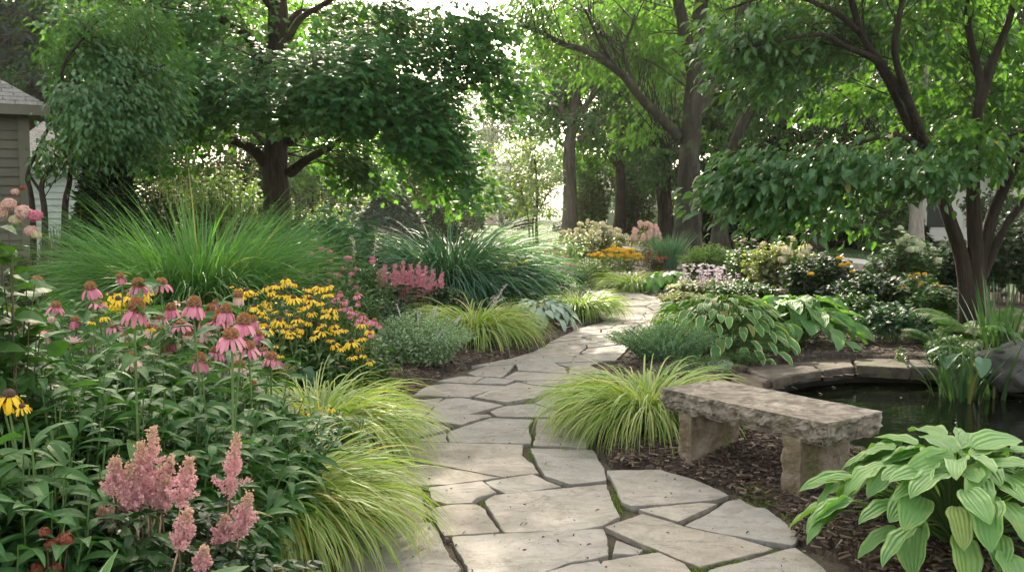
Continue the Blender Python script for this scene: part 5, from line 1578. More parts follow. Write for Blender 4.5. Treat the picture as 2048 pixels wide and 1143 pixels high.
# ---- leafy mass of the coneflowers: separate bushy plants
for px, py, Y, rx, h, n, lb in [
    (60, 700, 4.3, 0.55, 0.98, 70, 'leafy green perennial at the left edge under the pale coneflower'),
    (200, 690, 4.5, 0.5, 0.95, 70, 'leafy green perennial between the two leftmost skirted coneflowers'),
    (330, 720, 4.4, 0.5, 0.86, 70, 'leafy green perennial under the largest coneflower'),
    (450, 750, 4.5, 0.5, 0.76, 70, 'leafy green perennial under the dense coneflower cluster'),
    (90, 820, 3.55, 0.5, 0.92, 75, 'dark lance leaved perennial near the left edge above the astilbe'),
    (230, 800, 3.6, 0.45, 0.88, 75, 'dark lance leaved perennial directly above the tallest pink plume'),
    (360, 810, 3.8, 0.45, 0.80, 75, 'dark lance leaved perennial left of the nearest golden grass'),
    (455, 800, 4.3, 0.36, 0.72, 60, 'leafy perennial wedged between the two golden grasses'),
    (20, 930, 2.95, 0.4, 0.80, 70, 'shaded leafy perennial in the lower left corner above the red seed heads'),
    (150, 900, 3.1, 0.38, 0.76, 70, 'shaded leafy perennial left of the pink plumes'),
    (330, 890, 3.5, 0.35, 0.66, 60, 'shaded leafy perennial behind the pink plumes'),
    (-60, 780, 3.8, 0.45, 1.0, 60, 'leafy perennial cut by the left edge'),
    (160, 620, 6.0, 0.8, 0.95, 70, 'leafy perennial at the back by the lawn gap'),
    (60, 640, 5.4, 0.6, 0.95, 60, 'leafy perennial behind the pink double flowers'),
]:
    plant('leafy_perennial', lb, 'leafy plant', (P(px, 500, Y)[0], Y), rx, rx * 0.8, h, 'cone_leaf', T_LANCE, 0.205 if Y < 4 else 0.18, n, 15, 'leafy plants under the coneflowers', jit=0.3, leaf_up=0.35, start=0.12, stem_r=0.0045)

# ---- black-eyed Susans, nine plants sharing one patch
SUS = [(380, 230, 80), (470, 250, 130), (555, 265, 90), (650, 215, 100), (735, 195, 90), (780, 205, 100), (850, 165, 110), (930, 175, 100), (1100, 230, 90), (1190, 210, 120), (1270, 205, 110), (1160, 265, 70), (1270, 285, 120), (800, 295, 130), (880, 290, 110), (930, 325, 140), (1060, 290, 120), (1100, 340, 140), (1190, 360, 90), (680, 355, 120), (530, 410, 110), (615, 455, 80), (745, 455, 65), (885, 475, 70), (1005, 415, 85), (1110, 465, 100), (1240, 435, 70), (1330, 425, 110), (1230, 490, 90), (1310, 490, 120), (785, 540, 150), (965, 535, 130), (885, 585, 80), (620, 570, 110), (665, 640, 120), (790, 640, 70), (890, 665, 130), (1000, 625, 110), (1190, 600, 90), (1330, 590, 120), (1340, 640, 100), (1210, 650, 130), (1300, 735, 80), (1330, 780, 110), (1400, 815, 90), (1505, 760, 140), (1585, 810, 90), (1605, 720, 90), (1515, 905, 90), (1625, 890, 70), (1690, 945, 90), (1620, 575, 120), (1690, 640, 120), (755, 800, 60), (800, 895, 70), (595, 1010, 50), (900, 705, 70), (985, 690, 60)]
SUS += [(u + random.uniform(-70, 70), v + random.uniform(-30, 45), w * random.uniform(.55, .85)) for u, v, w in SUS[::2] if v < 700] + [(430, 300, 90), (700, 260, 100), (640, 500, 90), (720, 590, 80), (1080, 560, 90), (1130, 700, 90), (1430, 640, 80), (1050, 400, 90)]
susl = {}
for u, v, w in SUS:
    key = (0 if v < 400 else 1 if v < 680 else 2, 0 if u < 760 else 1 if u < 1120 else 2)
    susl.setdefault(key, []).append((400 + u * 0.2012, 530 + v * 0.2012, w * 0.2012))
slab = {(0, 0): 'back left black-eyed Susan, nearest the tall grass', (0, 1): 'back middle black-eyed Susan topped by the highest yellow blooms', (0, 2): 'back right black-eyed Susan beside the green bee balm leaves',
        (1, 0): 'black-eyed Susan touching the big leaning coneflowers', (1, 1): 'black-eyed Susan in the heart of the yellow patch', (1, 2): 'black-eyed Susan next to the small pink coneflower row',
        (2, 0): 'sparse black-eyed Susan below the coneflower cluster', (2, 1): 'sparse black-eyed Susan over the dark front leaves', (2, 2): 'black-eyed Susan leaning out toward the silvery catmint'}
def susan_plant(lst, label, Yf, name='black_eyed_susan', size=1.0, leafh=0.62):
    pts = []
    for px, py, w in lst:
        Y = Yf(py) + random.uniform(-.12, .12)
        pts.append((P(px, py, Y), M(w, Y)))
    cx_, cy_ = np.mean([p_[0][0] for p_ in pts]), np.mean([p_[0][1] for p_ in pts]) + 0.12
    zs = soil_at(cx_, cy_)
    t = thing(name, label, 'yellow coneflower', (cx_, cy_, zs), 'yellow daisies in the left border')
    gs = Geo()
    for c, s_ in pts:
        up = unit(np.array([random.uniform(-.3, .3), random.uniform(-.5, .05), 1.0]))
        daisy(t, c, up, s_ * 1.45 * size, 'yellow', 'darkcone', random.uniform(0.12, 0.55), random.choice([11, 12, 13]), 0.24, 0.17, T_PETAL, 0.05)
        b = np.array([cx_ + (c[0] - cx_) * 0.6, cy_ + (c[1] - cy_) * 0.6 + 0.06, zs])
        sp = spline([b, (b + c) / 2 + rng.normal(0, .03, 3), c - up * 0.04, c - up * .004], 4)
        tube(gs, sp, np.linspace(0.005, 0.003, len(sp)), 5)
    zt = np.mean([p_[0][2] for p_ in pts]) - zs
    rx = max(0.22, np.ptp([p_[0][0] for p_ in pts]) * 0.6)
    n, per = 26, 12
    gl = Geo()
    for i in range(n):
        a_, q = random.random() * 6.283, math.sqrt(random.random())
        b = np.array([cx_ + math.cos(a_) * q * rx * .8, cy_ + math.sin(a_) * q * rx * .7, zs]); tp = b + np.array([math.cos(a_) * .08, math.sin(a_) * .08, zt * random.uniform(.7, .93)])
        tube(gs, [b, (b + tp) / 2, tp], [0.005, 0.004, 0.003], 4)
        s_ = np.linspace(0.25, 0.98, per)
        ang = np.arange(per) * 2.4 + random.random() * 6
        inst(gl, T_LANCE, b + (tp - b) * s_[:, None], np.c_[np.cos(ang), np.sin(ang), np.full(per, .45)] + rng.normal(0, .25, (per, 3)), np.array([0, 0, 1]) + rng.normal(0, .3, (per, 3)), rng.uniform(0.11, 0.18, per) * (1.15 - .5 * s_))
    gs.build('stems', MT['stem'], t)
    gl.build('foliage', MT['green_leaf'], t)
for key in sorted(susl):
    susan_plant(susl[key], slab[key], lambda py: 8.1 - (py - 560) / 170.0 * 1.0)
susan_plant([(212, 600, 26), (222, 588, 26), (236, 598, 28), (248, 586, 26), (232, 609, 28), (250, 606, 28), (262, 592, 26), (222, 612, 24), (206, 608, 22), (292, 590, 26), (282, 596, 24), (298, 582, 22), (244, 616, 22), (268, 604, 24)], 'dense golden yellow clump among the tall coneflowers by the tall grass', lambda py: 6.6, size=1.1)
susan_plant([(18, 790, 60), (44, 812, 32), (4, 800, 50)], 'large rust and yellow daisy at the left edge above the front leaves', lambda py: 3.1)
susan_plant([(184, 642, 16), (208, 632, 22), (300, 655, 18), (333, 760, 16), (300, 700, 16)], 'scattered yellow daisies between the two low lone coneflowers', lambda py: 4.6)
susan_plant([(572, 812, 12), (612, 828, 14), (662, 816, 16), (676, 830, 12)], 'low yellow flowers with round leaves between the golden grasses', lambda py: 5.3)

# ---- pink coneflower row at the right end of the yellow patch
def pink_plant(label, lst, Y, name='pink_coneflower', mat='pink', h_under=0.8, nstem=24):
    pts = [(P(x, y, Y + random.uniform(-.15, .15)), M(w, Y)) for x, y, w in lst]
    cx_, cy_ = np.mean([p_[0][0] for p_ in pts]), Y + 0.1
    zs = soil_at(cx_, cy_)
    zt = np.mean([p_[0][2] for p_ in pts]) - zs
    rx = max(0.2, np.ptp([p_[0][0] for p_ in pts]) * 0.5)
    t = plant(name, label, 'coneflower', (cx_, cy_), rx, 0.3, zt * 0.92, 'green_leaf', T_LANCE, 0.15, nstem, 12, 'pink coneflower clumps farther back')
    gs = Geo()
    for c, s_ in pts:
        up = unit(np.array([random.uniform(-.3, .3), random.uniform(-.4, .1), 1.0]))
        daisy(t, c, up, s_ * 1.1, mat, 'cone', random.uniform(0.3, 0.9), 13, 0.28, 0.15)
        b = np.array([cx_ + (c[0] - cx_) * .7, cy_, zs])
        sp = spline([b, (b + c) / 2 + rng.normal(0, .02, 3), c - up * .005], 4)
        tube(gs, sp, np.linspace(0.005, 0.003, len(sp)), 5)
    gs.build('flower_stems', MT['stem'], t)
    return t
ZH = lambda pts: [(400 + u * .2012, 530 + v * .2012, w * .2012) for u, v, w in pts]
pink_plant('pink coneflower clump at the upper right end of the yellow patch', ZH([(1395, 270, 110), (1350, 320, 100), (1430, 350, 110), (1560, 290, 130), (1575, 370, 100), (1330, 350, 80)]), 8.1)
pink_plant('pink coneflower clump halfway down the right end of the yellow patch', ZH([(1445, 410, 130), (1500, 450, 100), (1550, 465, 100), (1620, 490, 120), (1490, 500, 90), (1390, 430, 70)]), 7.8)
pink_plant('pink coneflower clump lowest at the right end, above the catmint', ZH([(1585, 530, 100), (1660, 545, 120), (1735, 545, 130), (1780, 590, 100), (1690, 680, 110), (1545, 570, 80), (1690, 1010, 80)]), 7.4)
pink_plant('hazy pink coneflower clump on the near side of the far path bend', [(1075, 492, 20), (1092, 500, 22), (1110, 498, 20), (1100, 515, 24), (1120, 510, 20), (1134, 522, 22), (1122, 535, 22), (1140, 540, 18), (1085, 520, 18), (1065, 505, 16), (1150, 525, 18), (1132, 508, 16), (1106, 530, 18)], 19.5, nstem=40)

# small pink double flowers far left
def pinks(t, tips, dirs):
    for x, y, r in [(40, 640, 0.030), (58, 648, 0.032), (30, 652, 0.028), (48, 655, 0.026), (14, 664, 0.034), (84, 670, 0.026), (70, 675, 0.022), (102, 640, 0.02)]:
        ball_flower(t, P(x, y, 4.0), r, 'blush' if x != 14 else 'palepink', 60, .55, .7)
plant('pink_zinnia', 'small pink double flowers low at the left edge', 'flower', (P(50, 640, 4.1)[0], 4.15), 0.3, 0.2, 1.08, 'cone_leaf', T_LANCES, 0.12, 30, 10, flowers=pinks)

# ---- astilbe plumes
def plume(t, tip, base, w, mat, nbr=24, fl=60, fs=0.010, name='plume'):
    tip, base = np.array(tip), np.array(base)
    ax = tip - base; L = np.linalg.norm(ax); u = ax / L
    X = unit(np.cross(u, [0.1, 1, 0])); Y_ = np.cross(u, X)
    g = Geo()
    tube(g, [base - u * 0.12, base, base + ax * .5, tip], [0.003, 0.0025, 0.002, 0.001], 4, rnd=0.4)
    Pn, D, vv = [], [], []
    for i in range(nbr):
        k = (i / nbr) ** 0.9
        a = i * 2.4 + random.uniform(-.3, .3)
        rad = math.cos(a) * X + math.sin(a) * Y_
        ll = w * 0.80 * (1 - k) ** 1.05 * random.uniform(0.5, 1.2) + 0.004
        d = unit(rad * 0.85 + u * random.uniform(0.45, 0.95))
        n = max(5, int(fl * (0.25 + ll / (w * .5))))
        s_ = rng.random(n)
        p_ = base + ax * k + d * ll * s_[:, None] + rng.normal(0, 1, (n, 3)) * (fs * 0.95 * (1.1 - s_ * .8))[:, None]
        Pn.append(p_); D.append(rng.normal(0, 1, (n, 3)) + d * .6); vv.append(np.full(n, k))
    Pn, D, vv = np.concatenate(Pn), np.concatenate(D), np.concatenate(vv)
    inst(g, T_QUAD, Pn, D, rng.normal(0, 1, Pn.shape), fs * rng.uniform(0.8, 1.7, len(Pn)), rnd=np.clip(rng.normal(.5, .3, len(Pn)), 0, 1))
    # the plume is creamier towards its tip: position along it goes into v
    A = g.A[-1]; A[:, 2] = 1 - np.repeat(vv, len(T_QUAD[0])) * 0.75
    return g.build(name, MT[mat], t)

def frond_leaf(g, base, d, L, tpl, npair=4, size=0.05, up=(0, 0, 1), droop=0.35):
    """pinnate leaf: leaflets in pairs along a rib that arches"""
    d = unit(d); side = unit(np.cross(d, up)); n_ = np.cross(side, d)
    k = np.linspace(0.3, 1.0, npair)
    pos_ = base + d * (L * k)[:, None] - np.array(up) * (droop * L * k ** 2)[:, None]
    for s_ in (-1, 1):
        inst(g, tpl, pos_, d * 0.55 + side * s_ * 0.9 + rng.normal(0, .12, (npair, 3)), n_ + rng.normal(0, .2, (npair, 3)), size * (1.1 - 0.45 * k) * rng.uniform(.85, 1.15, npair))
    inst(g, tpl, pos_[-1:], d - np.array(up) * .4, n_, size)

def astilbe(label, plumes, Y, cx_px, rx, h, mat, leaf='green_leaf', nleaf=120, dens=1.0, fs=0.010, lsize=0.065):
    x = P(cx_px, 500, Y)[0]
    zs = soil_at(x, Y)
    t = thing('astilbe', label, 'astilbe', (x, Y, zs), 'astilbes in the left border')
    gs, gl = Geo(), Geo()
    for (tx, ty), (bx, by), w in plumes:
        Yp = Y + random.uniform(-.12, .08)
        tip, b = P(tx, ty, Yp), P(bx, by, Yp + .02)
        plume(t, tip, b, M(w, Yp), mat, int(26 * dens), int(58 * dens), fs * .72)
        root = np.array([x + (b[0] - x) * .6, Y + .05, zs])
        tube(gs, spline([root, (root + b) / 2 + rng.normal(0, .015, 3), b], 4), 0.003, 4)
    for i in range(nleaf):
        a, q = random.random() * 6.283, math.sqrt(random.random())
        root = np.array([x + math.cos(a) * q * rx * .5, Y + math.sin(a) * q * rx * .4, zs])
        tp = np.array([x + math.cos(a) * q * rx, Y + math.sin(a) * q * rx * .7, zs + h * (1 - .45 * q * q) * random.uniform(.6, 1.05)])
        tube(gs, [root, (root + tp) / 2 + [0, 0, .05 * h], tp], [0.0025, .002, .0015], 3)
        d = np.array([math.cos(a), math.sin(a), .25]) + rng.normal(0, .3, 3)
        L = lsize * 2.2
        frond_leaf(gl, tp, d, L, T_OVAL, 3, lsize)
        for s_ in (-1, 1):
            dd_ = unit(np.cross(d, [0, 0, 1])) * s_ + d * .6
            frond_leaf(gl, tp + d * .02, dd_, L * .7, T_OVAL, 2, lsize * .85)
    gs.build('stems', MT['twig'], t)
    gl.build('foliage', MT[leaf], t)
AZ = lambda l: [((tu * .3906, 740 + tv * .3906), (bu_ * .3906, 740 + bv_ * .3906), w * .3906) for (tu, tv), (bu_, bv_), w in l]
astilbe('front pink astilbe with the tallest bunch of plumes', AZ([((785, 285), (768, 690), 150), ((720, 365), (712, 700), 120), ((880, 445), (810, 700), 130), ((972, 445), (925, 700), 160), ((592, 450), (585, 640), 110), ((850, 560), (830, 720), 110), ((660, 480), (690, 720), 110), ((632, 630), (645, 710), 60), ((520, 715), (555, 755), 40)]), 3.0, 310, 0.30, 0.66, 'astilbe', 'dark_leaf', 110)
astilbe('pink astilbe with plumes standing against the nearest golden grass', AZ([((1215, 325), (1175, 650), 160), ((1272, 630), (1225, 850), 130), ((1152, 750), (1140, 900), 110)]), 3.1, 470, 0.22, 0.55, 'astilbe', 'dark_leaf', 70)
astilbe('low pink astilbe at the bottom edge of the picture', AZ([((965, 715), (915, 910), 140), ((1046, 910), (1028, 1020), 70)]), 2.75, 385, 0.28, 0.52, 'astilbe', 'dark_leaf', 90)
astilbe('rose red astilbe clump in front of the blue green grass', [((770, 530), (768, 575), 22), ((790, 528), (788, 580), 24), ((806, 522), (805, 580), 26), ((822, 527), (820, 585), 26), ((838, 525), (836, 590), 26), ((852, 530), (846, 590), 26), ((866, 540), (858, 600), 24), ((884, 545), (876, 600), 20), ((815, 545), (812, 600), 26), ((845, 555), (840, 605), 24), ((758, 540), (760, 580), 18), ((798, 550), (796, 600), 20), ((860, 570), (855, 610), 18)], 12.6, 815, 0.75, 0.55, 'astilbe2', 'dark_leaf', 150, 0.7, 0.022, 0.09)

# lower left corner: striped caladium leaves and a small red seed head
def rosette(name, label, cat, c, leaves, mat, tpl, group=None, stemmat='stem', z0=None, stem_r=0.005, pst=None):
    """leaves: (azimuth, elevation of stalk, stalk length, blade length, tilt of blade down)"""
    x, y = c[0], c[1]; z = soil_at(x, y) if z0 is None else z0
    t = thing(name, label, cat, (x, y, z), group)
    gs, gl = Geo(), Geo()
    for az, el, sl, bl, dn in leaves:
        h = np.array([math.cos(az), math.sin(az), 0])
        b = np.array([x, y, z - .01]) + h * 0.03 + rng.normal(0, .02, 3) * [1, 1, 0]
        tip = b + h * math.cos(el) * sl + np.array([0, 0, 1]) * math.sin(el) * sl
        mid = (b + tip) / 2 + np.array([0, 0, sl * .08]) - h * sl * .04
        tube(gs, spline([b, mid, tip], 4), np.linspace(stem_r, stem_r * .6, 9), 5)
        yaw = random.gauss(0, .25)
        hh = np.array([math.cos(az + yaw), math.sin(az + yaw), 0])
        D = hh * math.cos(dn) - np.array([0, 0, 1]) * math.sin(dn)
        Nn = hh * math.sin(dn) + np.array([0, 0, 1]) * math.cos(dn) + rng.normal(0, .22, 3)
        inst(gl, random.choice(tpl) if isinstance(tpl, list) else tpl, [tip - D * bl * .02], D, Nn, [[bl * random.uniform(.88, 1.12), bl, bl * random.uniform(.8, 1.3)]])
    gs.build('stalks', MT[stemmat], t, smooth=True)
    gl.build('leaves', MT[mat], t, smooth=True)
    return t
def hosta_leaves(n, sl, bl, el0=1.35, el1=0.35, dn0=0.0, dn1=1.0, az0=None):
    out = []
    for i in range(n):
        k = (i + .5) / n
        el = el0 + (el1 - el0) * k + random.gauss(0, .07)
        out.append((i * 2.39996 + random.gauss(0, .12), el, sl * (0.80 + .28 * k) * random.uniform(.9, 1.1), bl * random.uniform(.78, 1.12), dn0 + (dn1 - dn0) * k + random.gauss(0, .12)))
    return out
hc = G(1912, 1112)
rosette('hosta', 'large lime green hosta in the lower right corner', 'hosta', (hc[0], hc[1]), hosta_leaves(135, 0.48, 0.25, 1.50, 0.20, -0.25, 0.5), 'hosta_lime', T_HOSTA2, 'hostas by the pond and path', stem_r=0.007)
hc = G(1585, 700)
rosette('hosta', 'big hosta with broad plain green leaves behind the pond edge', 'hosta', (hc[0], hc[1]), hosta_leaves(90, 0.60, 0.33, 1.46, 0.2, 0.0, 0.6), 'hosta_blue', T_HOSTAB2, 'hostas by the pond and path', stem_r=0.009)
hc = G(1440, 715)
rosette('hosta', 'hosta with white edged leaves left of the big plain one', 'hosta', (hc[0], hc[1]), hosta_leaves(250, 0.66, 0.19, 1.5, 0.06, -0.1, 0.6), 'hosta_var', T_HOSTAV, 'hostas by the pond and path', stem_r=0.005)
hc = G(1362, 660)
rosette('hosta', 'small pale hosta at the path edge behind the white edged one', 'hosta', (hc[0], hc[1]), hosta_leaves(60, 0.32, 0.18, 1.4, 0.2, 0.0, 1.0), 'hosta_var', T_HOSTAV, 'hostas by the pond and path', stem_r=0.004)
hc = G(1335, 585)
rosette('hosta', 'far blue green hosta at the outer curve of the path', 'hosta', (hc[0], hc[1]), hosta_leaves(50, 0.36, 0.24, 1.4, 0.2, 0.0, 1.0), 'hosta_blue', T_HOSTAB, 'hostas by the pond and path', stem_r=0.004)
c0_ = P(110, 1100, 2.45)
rosette('caladium', 'upright narrow leaves with pale edges at the bottom left corner', 'leafy plant', (c0_[0], 2.5), [(1.4, 1.45, .50, .20, -1.25), (0.2, 1.42, .46, .20, -1.1), (2.8, 1.45, .47, .18, -1.0), (-1.6, 1.4, .46, .2, -.5), (4.0, 1.35, .46, .2, -.4)], 'hosta_var', leaf_tpl(6, lance, 0.35, 0.5, 0.13, cols=5))
c0_ = P(240, 1100, 2.5)
rosette('canna', 'single broad pointed leaf plant at the bottom edge under the plumes', 'leafy plant', (c0_[0] + .05, 2.45), [(0.9, 1.4, .58, .24, -.85), (2.6, 1.4, .55, .2, -.9), (-1.2, 1.3, .45, .2, -.2), (3.6, 1.3, .42, .2, -.1)], 'green_leaf', leaf_tpl(8, oval, 0.4, 0.35, 0.26, 0.03, cols=5))
plant('sedum', 'rusty red seed heads in the bottom left corner', 'flower', (P(110, 1100, 2.75)[0], 2.75), .12, .1, 0.60, 'dark_leaf', T_OVAL, .06, 12, 8, stem='twig', flowers=heads('redbrown', 7, .024, 60, .5, .8))

# ---- catmint, silver lamb's ear, low fine foliage
c0_ = G(835, 735)
plant('catmint', 'silvery green catmint mound at the mulch edge left of the path', 'catmint', (c0_[0], c0_[1]), .60, .46, .50, 'catmint_leaf', T_QUAD, .042, 300, 30, stem_r=.002, lean=.5, leaf_up=.15, jit=.45, start=.1, dome=.45, flowers=spikes('lilac', 14, .10, .012, 26, .012))
c0_ = G(1085, 655)
rosette('lambs_ear', 'silver leaved plant at the path edge between two golden grasses', 'leafy plant', (c0_[0], c0_[1]), hosta_leaves(110, .34, .20, 1.45, .15, -.1, .7), 'silver_leaf', T_STACH, stem_r=.003)
c0_ = G(1040, 668)
rosette('leafy_clump', 'plain green low clump left of the silver leaved plant', 'leafy plant', (c0_[0] - .1, c0_[1]), hosta_leaves(50, .28, .22, 1.45, .2, -.1, .8), 'blue_leaf', T_STACH, stem_r=.003)
c0_ = G(1338, 732)
plant('soft_spurge', 'low feathery blue green groundcover between path and white edged hosta', 'groundcover', (c0_[0], c0_[1]), .68, .5, .36, 'spurge_leaf', T_QUAD, .026, 420, 50, stem_r=.002, lean=.6, leaf_up=.35, jit=.5, start=.1, dome=.4)
c0_ = G(1195, 772)
plant('soft_spurge', 'small feathery tuft spilling on the path left of the golden grass', 'groundcover', (c0_[0] + .04, c0_[1]), .16, .14, .14, 'spurge_leaf', T_QUAD, .022, 90, 26, stem_r=.002, lean=.6, leaf_up=.5, jit=.5, start=.1)
c0_ = G(1440, 758)
plant('stonecrop', 'tiny pale stonecrop at the reddish pond stone', 'groundcover', (c0_[0], c0_[1]), .14, .12, .10, 'silver_leaf', T_OVAL, .03, 40, 12, stem_r=.002)
for px, py, lb in [(1400, 752, 'low creeping green mat between the white edged hosta and the bench grass'), (1365, 772, 'low creeping green mat behind the golden grass at the bench'), (1480, 742, 'low creeping green mat touching the reddish pond stone')]:
    c0_ = G(px, py)
    plant('creeping_thyme', lb, 'groundcover', (c0_[0], c0_[1]), .30, .22, .12, 'green_leaf', T_OVAL, .035, 90, 12, stem_r=.002, lean=.5)
c0_ = G(755, 790)
plant('stonecrop', 'low red flowered stonecrop on the mulch beside the catmint', 'groundcover', (c0_[0] + .1, c0_[1] + .3), .14, .12, .16, 'rusty_leaf', T_OVAL, .03, 26, 10, stem_r=.002, flowers=heads('rosepink', 5, .025, 40, .5, .7))
c0_ = G(590, 830)
rosette('ligularia', 'round dark leaves between the two golden grasses', 'leafy plant', (c0_[0], c0_[1]), hosta_leaves(16, .42, .17, 1.4, .6, .1, .8), 'blue_leaf', T_HOSTAB, stem_r=.004)

# ---- shrubs and perennials of the middle distance
def px_plant(name, label, cat, px, Y, wpx, top_py, leaf, tpl, size, n_stem, per, ry=None, **kw):
    x = P(px, 400, Y)[0]
    h = P(px, top_py, Y)[2] - soil_at(x, Y)
    rx = M(wpx, Y) / 2
    return plant(name, label, cat, (x, Y), rx, ry or rx * .8, h, leaf, tpl, size, n_stem, per, **kw)
px_plant('peony_bush', 'blue green leafy bush between the two tall grass mounds', 'shrub', 680, 14.5, 190, 412, 'blue_leaf', T_LANCE, .30, 80, 15, jit=.35, start=.2, leaf_up=.3)
px_plant('peony_bush', 'darker leafy bush behind the bright grass at the foot of the maple', 'shrub', 560, 17.5, 150, 410, 'green_leaf', T_LANCE, .28, 60, 14, jit=.35)
px_plant('foxglove', 'leafy plant with a pale seed spike before the blue green grass', 'flower', 715, 13.6, 70, 470, 'blue_leaf', T_LANCE, .22, 30, 12, flowers=spikes('cream', 2, .34, .03, 50, .03))
px_plant('bee_balm', 'leafy bee balm with scattered magenta heads right of the bright grass', 'flower', 640, 11.3, 120, 512, 'green_leaf', T_LANCES, .15, 70, 14, flowers=heads('rosepink', 11, .045, 40, .7, .6))
px_plant('bee_balm', 'leafy bee balm with magenta heads left of the rose astilbe', 'flower', 722, 11.2, 130, 518, 'green_leaf', T_LANCES, .15, 80, 14, flowers=heads('rosepink', 9, .045, 40, .7, .6))
px_plant('loosestrife', 'bright green leafy clump under the magenta flowers', 'leafy plant', 690, 9.8, 150, 560, 'green_leaf', T_LANCES, .14, 110, 14)
px_plant('aster_clump', 'dark fine leaved clump under the rose astilbe beside the catmint', 'leafy plant', 770, 10.6, 170, 600, 'dark_leaf', T_LANCES, .10, 120, 18, jit=.4)
px_plant('aster_clump', 'fine blue green foliage at the right foot of the blue grass', 'leafy plant', 1040, 14.6, 130, 520, 'blue_leaf', T_LANCES, .13, 90, 16, jit=.4, flowers=heads('gold', 3, .05, 40, .6, .5))
px_plant('aster_clump', 'dark green clump behind the lime grass at the path bend', 'leafy plant', 1105, 15.6, 90, 530, 'dark_leaf', T_LANCES, .13, 60, 14, jit=.4)
px_plant('veronica', 'plant with one grey violet flower spike beside the blue grass', 'flower', 1000, 11.6, 50, 620, 'blue_leaf', T_LANCES, .12, 16, 10, flowers=lambda t, a, b: spike_flower(t, P(985, 612, 11.4), P(1010, 570, 11.4), .03, 'lilac', 60, .022))
px_plant('barberry', 'dark rusty leaved shrub beside the bright grass at left', 'shrub', 108, 12.2, 110, 455, 'rusty_leaf', T_OVAL, .045, 150, 26, stem='twig', jit=.5)
px_plant('barberry', 'low dark green shrub on the lawn side of the rusty one', 'shrub', 40, 12.6, 110, 500, 'dark_leaf', T_OVAL, .06, 110, 22, stem='twig', jit=.5)
conifer('arborvitae', 'narrow dark evergreen column at the left of the bright grass', 215, 15.5, 2.5, .62, 0.0, 'yew', 2.2, .05, .14)
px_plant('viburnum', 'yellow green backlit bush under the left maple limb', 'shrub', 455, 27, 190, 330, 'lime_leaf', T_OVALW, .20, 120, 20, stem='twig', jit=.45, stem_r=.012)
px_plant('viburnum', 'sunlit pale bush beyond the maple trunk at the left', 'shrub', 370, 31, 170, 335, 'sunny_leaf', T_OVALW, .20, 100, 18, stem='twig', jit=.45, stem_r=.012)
px_plant('viburnum', 'dark bush between the evergreen column and the bright grass', 'shrub', 295, 18, 150, 370, 'dark_leaf', T_OVALW, .16, 100, 18, stem='twig', jit=.45, stem_r=.01)
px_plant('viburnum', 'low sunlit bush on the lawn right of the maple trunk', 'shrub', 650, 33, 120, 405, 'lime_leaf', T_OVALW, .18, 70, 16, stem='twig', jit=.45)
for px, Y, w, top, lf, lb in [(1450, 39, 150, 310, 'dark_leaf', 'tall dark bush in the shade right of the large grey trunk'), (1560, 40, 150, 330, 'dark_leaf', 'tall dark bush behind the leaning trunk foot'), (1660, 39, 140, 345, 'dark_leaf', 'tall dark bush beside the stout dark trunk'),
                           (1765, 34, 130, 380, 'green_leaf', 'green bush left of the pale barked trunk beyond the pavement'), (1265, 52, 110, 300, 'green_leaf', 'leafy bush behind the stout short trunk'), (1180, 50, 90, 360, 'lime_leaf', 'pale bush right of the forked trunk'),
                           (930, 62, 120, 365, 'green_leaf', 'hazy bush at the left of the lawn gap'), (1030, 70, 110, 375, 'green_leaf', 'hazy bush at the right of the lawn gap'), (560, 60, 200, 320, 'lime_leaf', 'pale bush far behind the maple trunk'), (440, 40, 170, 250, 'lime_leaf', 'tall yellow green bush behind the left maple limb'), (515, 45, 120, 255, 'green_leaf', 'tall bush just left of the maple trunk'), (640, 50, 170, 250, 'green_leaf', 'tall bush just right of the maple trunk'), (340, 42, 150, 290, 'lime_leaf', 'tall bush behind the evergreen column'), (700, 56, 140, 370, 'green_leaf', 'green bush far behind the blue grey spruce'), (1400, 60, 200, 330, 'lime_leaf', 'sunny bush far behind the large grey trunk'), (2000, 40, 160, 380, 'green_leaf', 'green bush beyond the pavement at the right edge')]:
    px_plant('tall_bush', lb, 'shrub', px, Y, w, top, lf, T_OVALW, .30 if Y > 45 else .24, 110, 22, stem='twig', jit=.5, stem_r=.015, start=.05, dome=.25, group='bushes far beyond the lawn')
# hydrangea cut by the left edge, close to the camera
def hyd_near(t, tips, dirs):
    for x, y, r, m in [(18, 408, .036, 'blush'), (46, 425, .044, 'blush'), (70, 432, .036, 'rosepink'), (-8, 425, .05, 'blush'), (30, 440, .03, 'cream'), (62, 462, .034, 'blush'), (72, 470, .026, 'cream'), (30, 384, .02, 'blush'), (44, 376, .016, 'redbrown')]:
        ball_flower(t, P(x, y, 3.4), r * .74, m, 240, .27, .8)
plant('hydrangea', 'tall hydrangea with faded pink heads cut by the left edge', 'hydrangea', (P(-40, 400, 3.5)[0], 3.5), .20, .2, 1.56, 'green_leaf', T_OVALW, .15, 26, 13, flowers=hyd_near, stem='twig', jit=.35, start=.45)
plant('hydrangea', 'leafy green stems below the faded pink heads at the left edge', 'hydrangea', (P(-25, 400, 3.9)[0], 3.9), .20, .2, 1.12, 'green_leaf', T_OVALW, .15, 22, 12, stem='twig', jit=.35, start=.4)

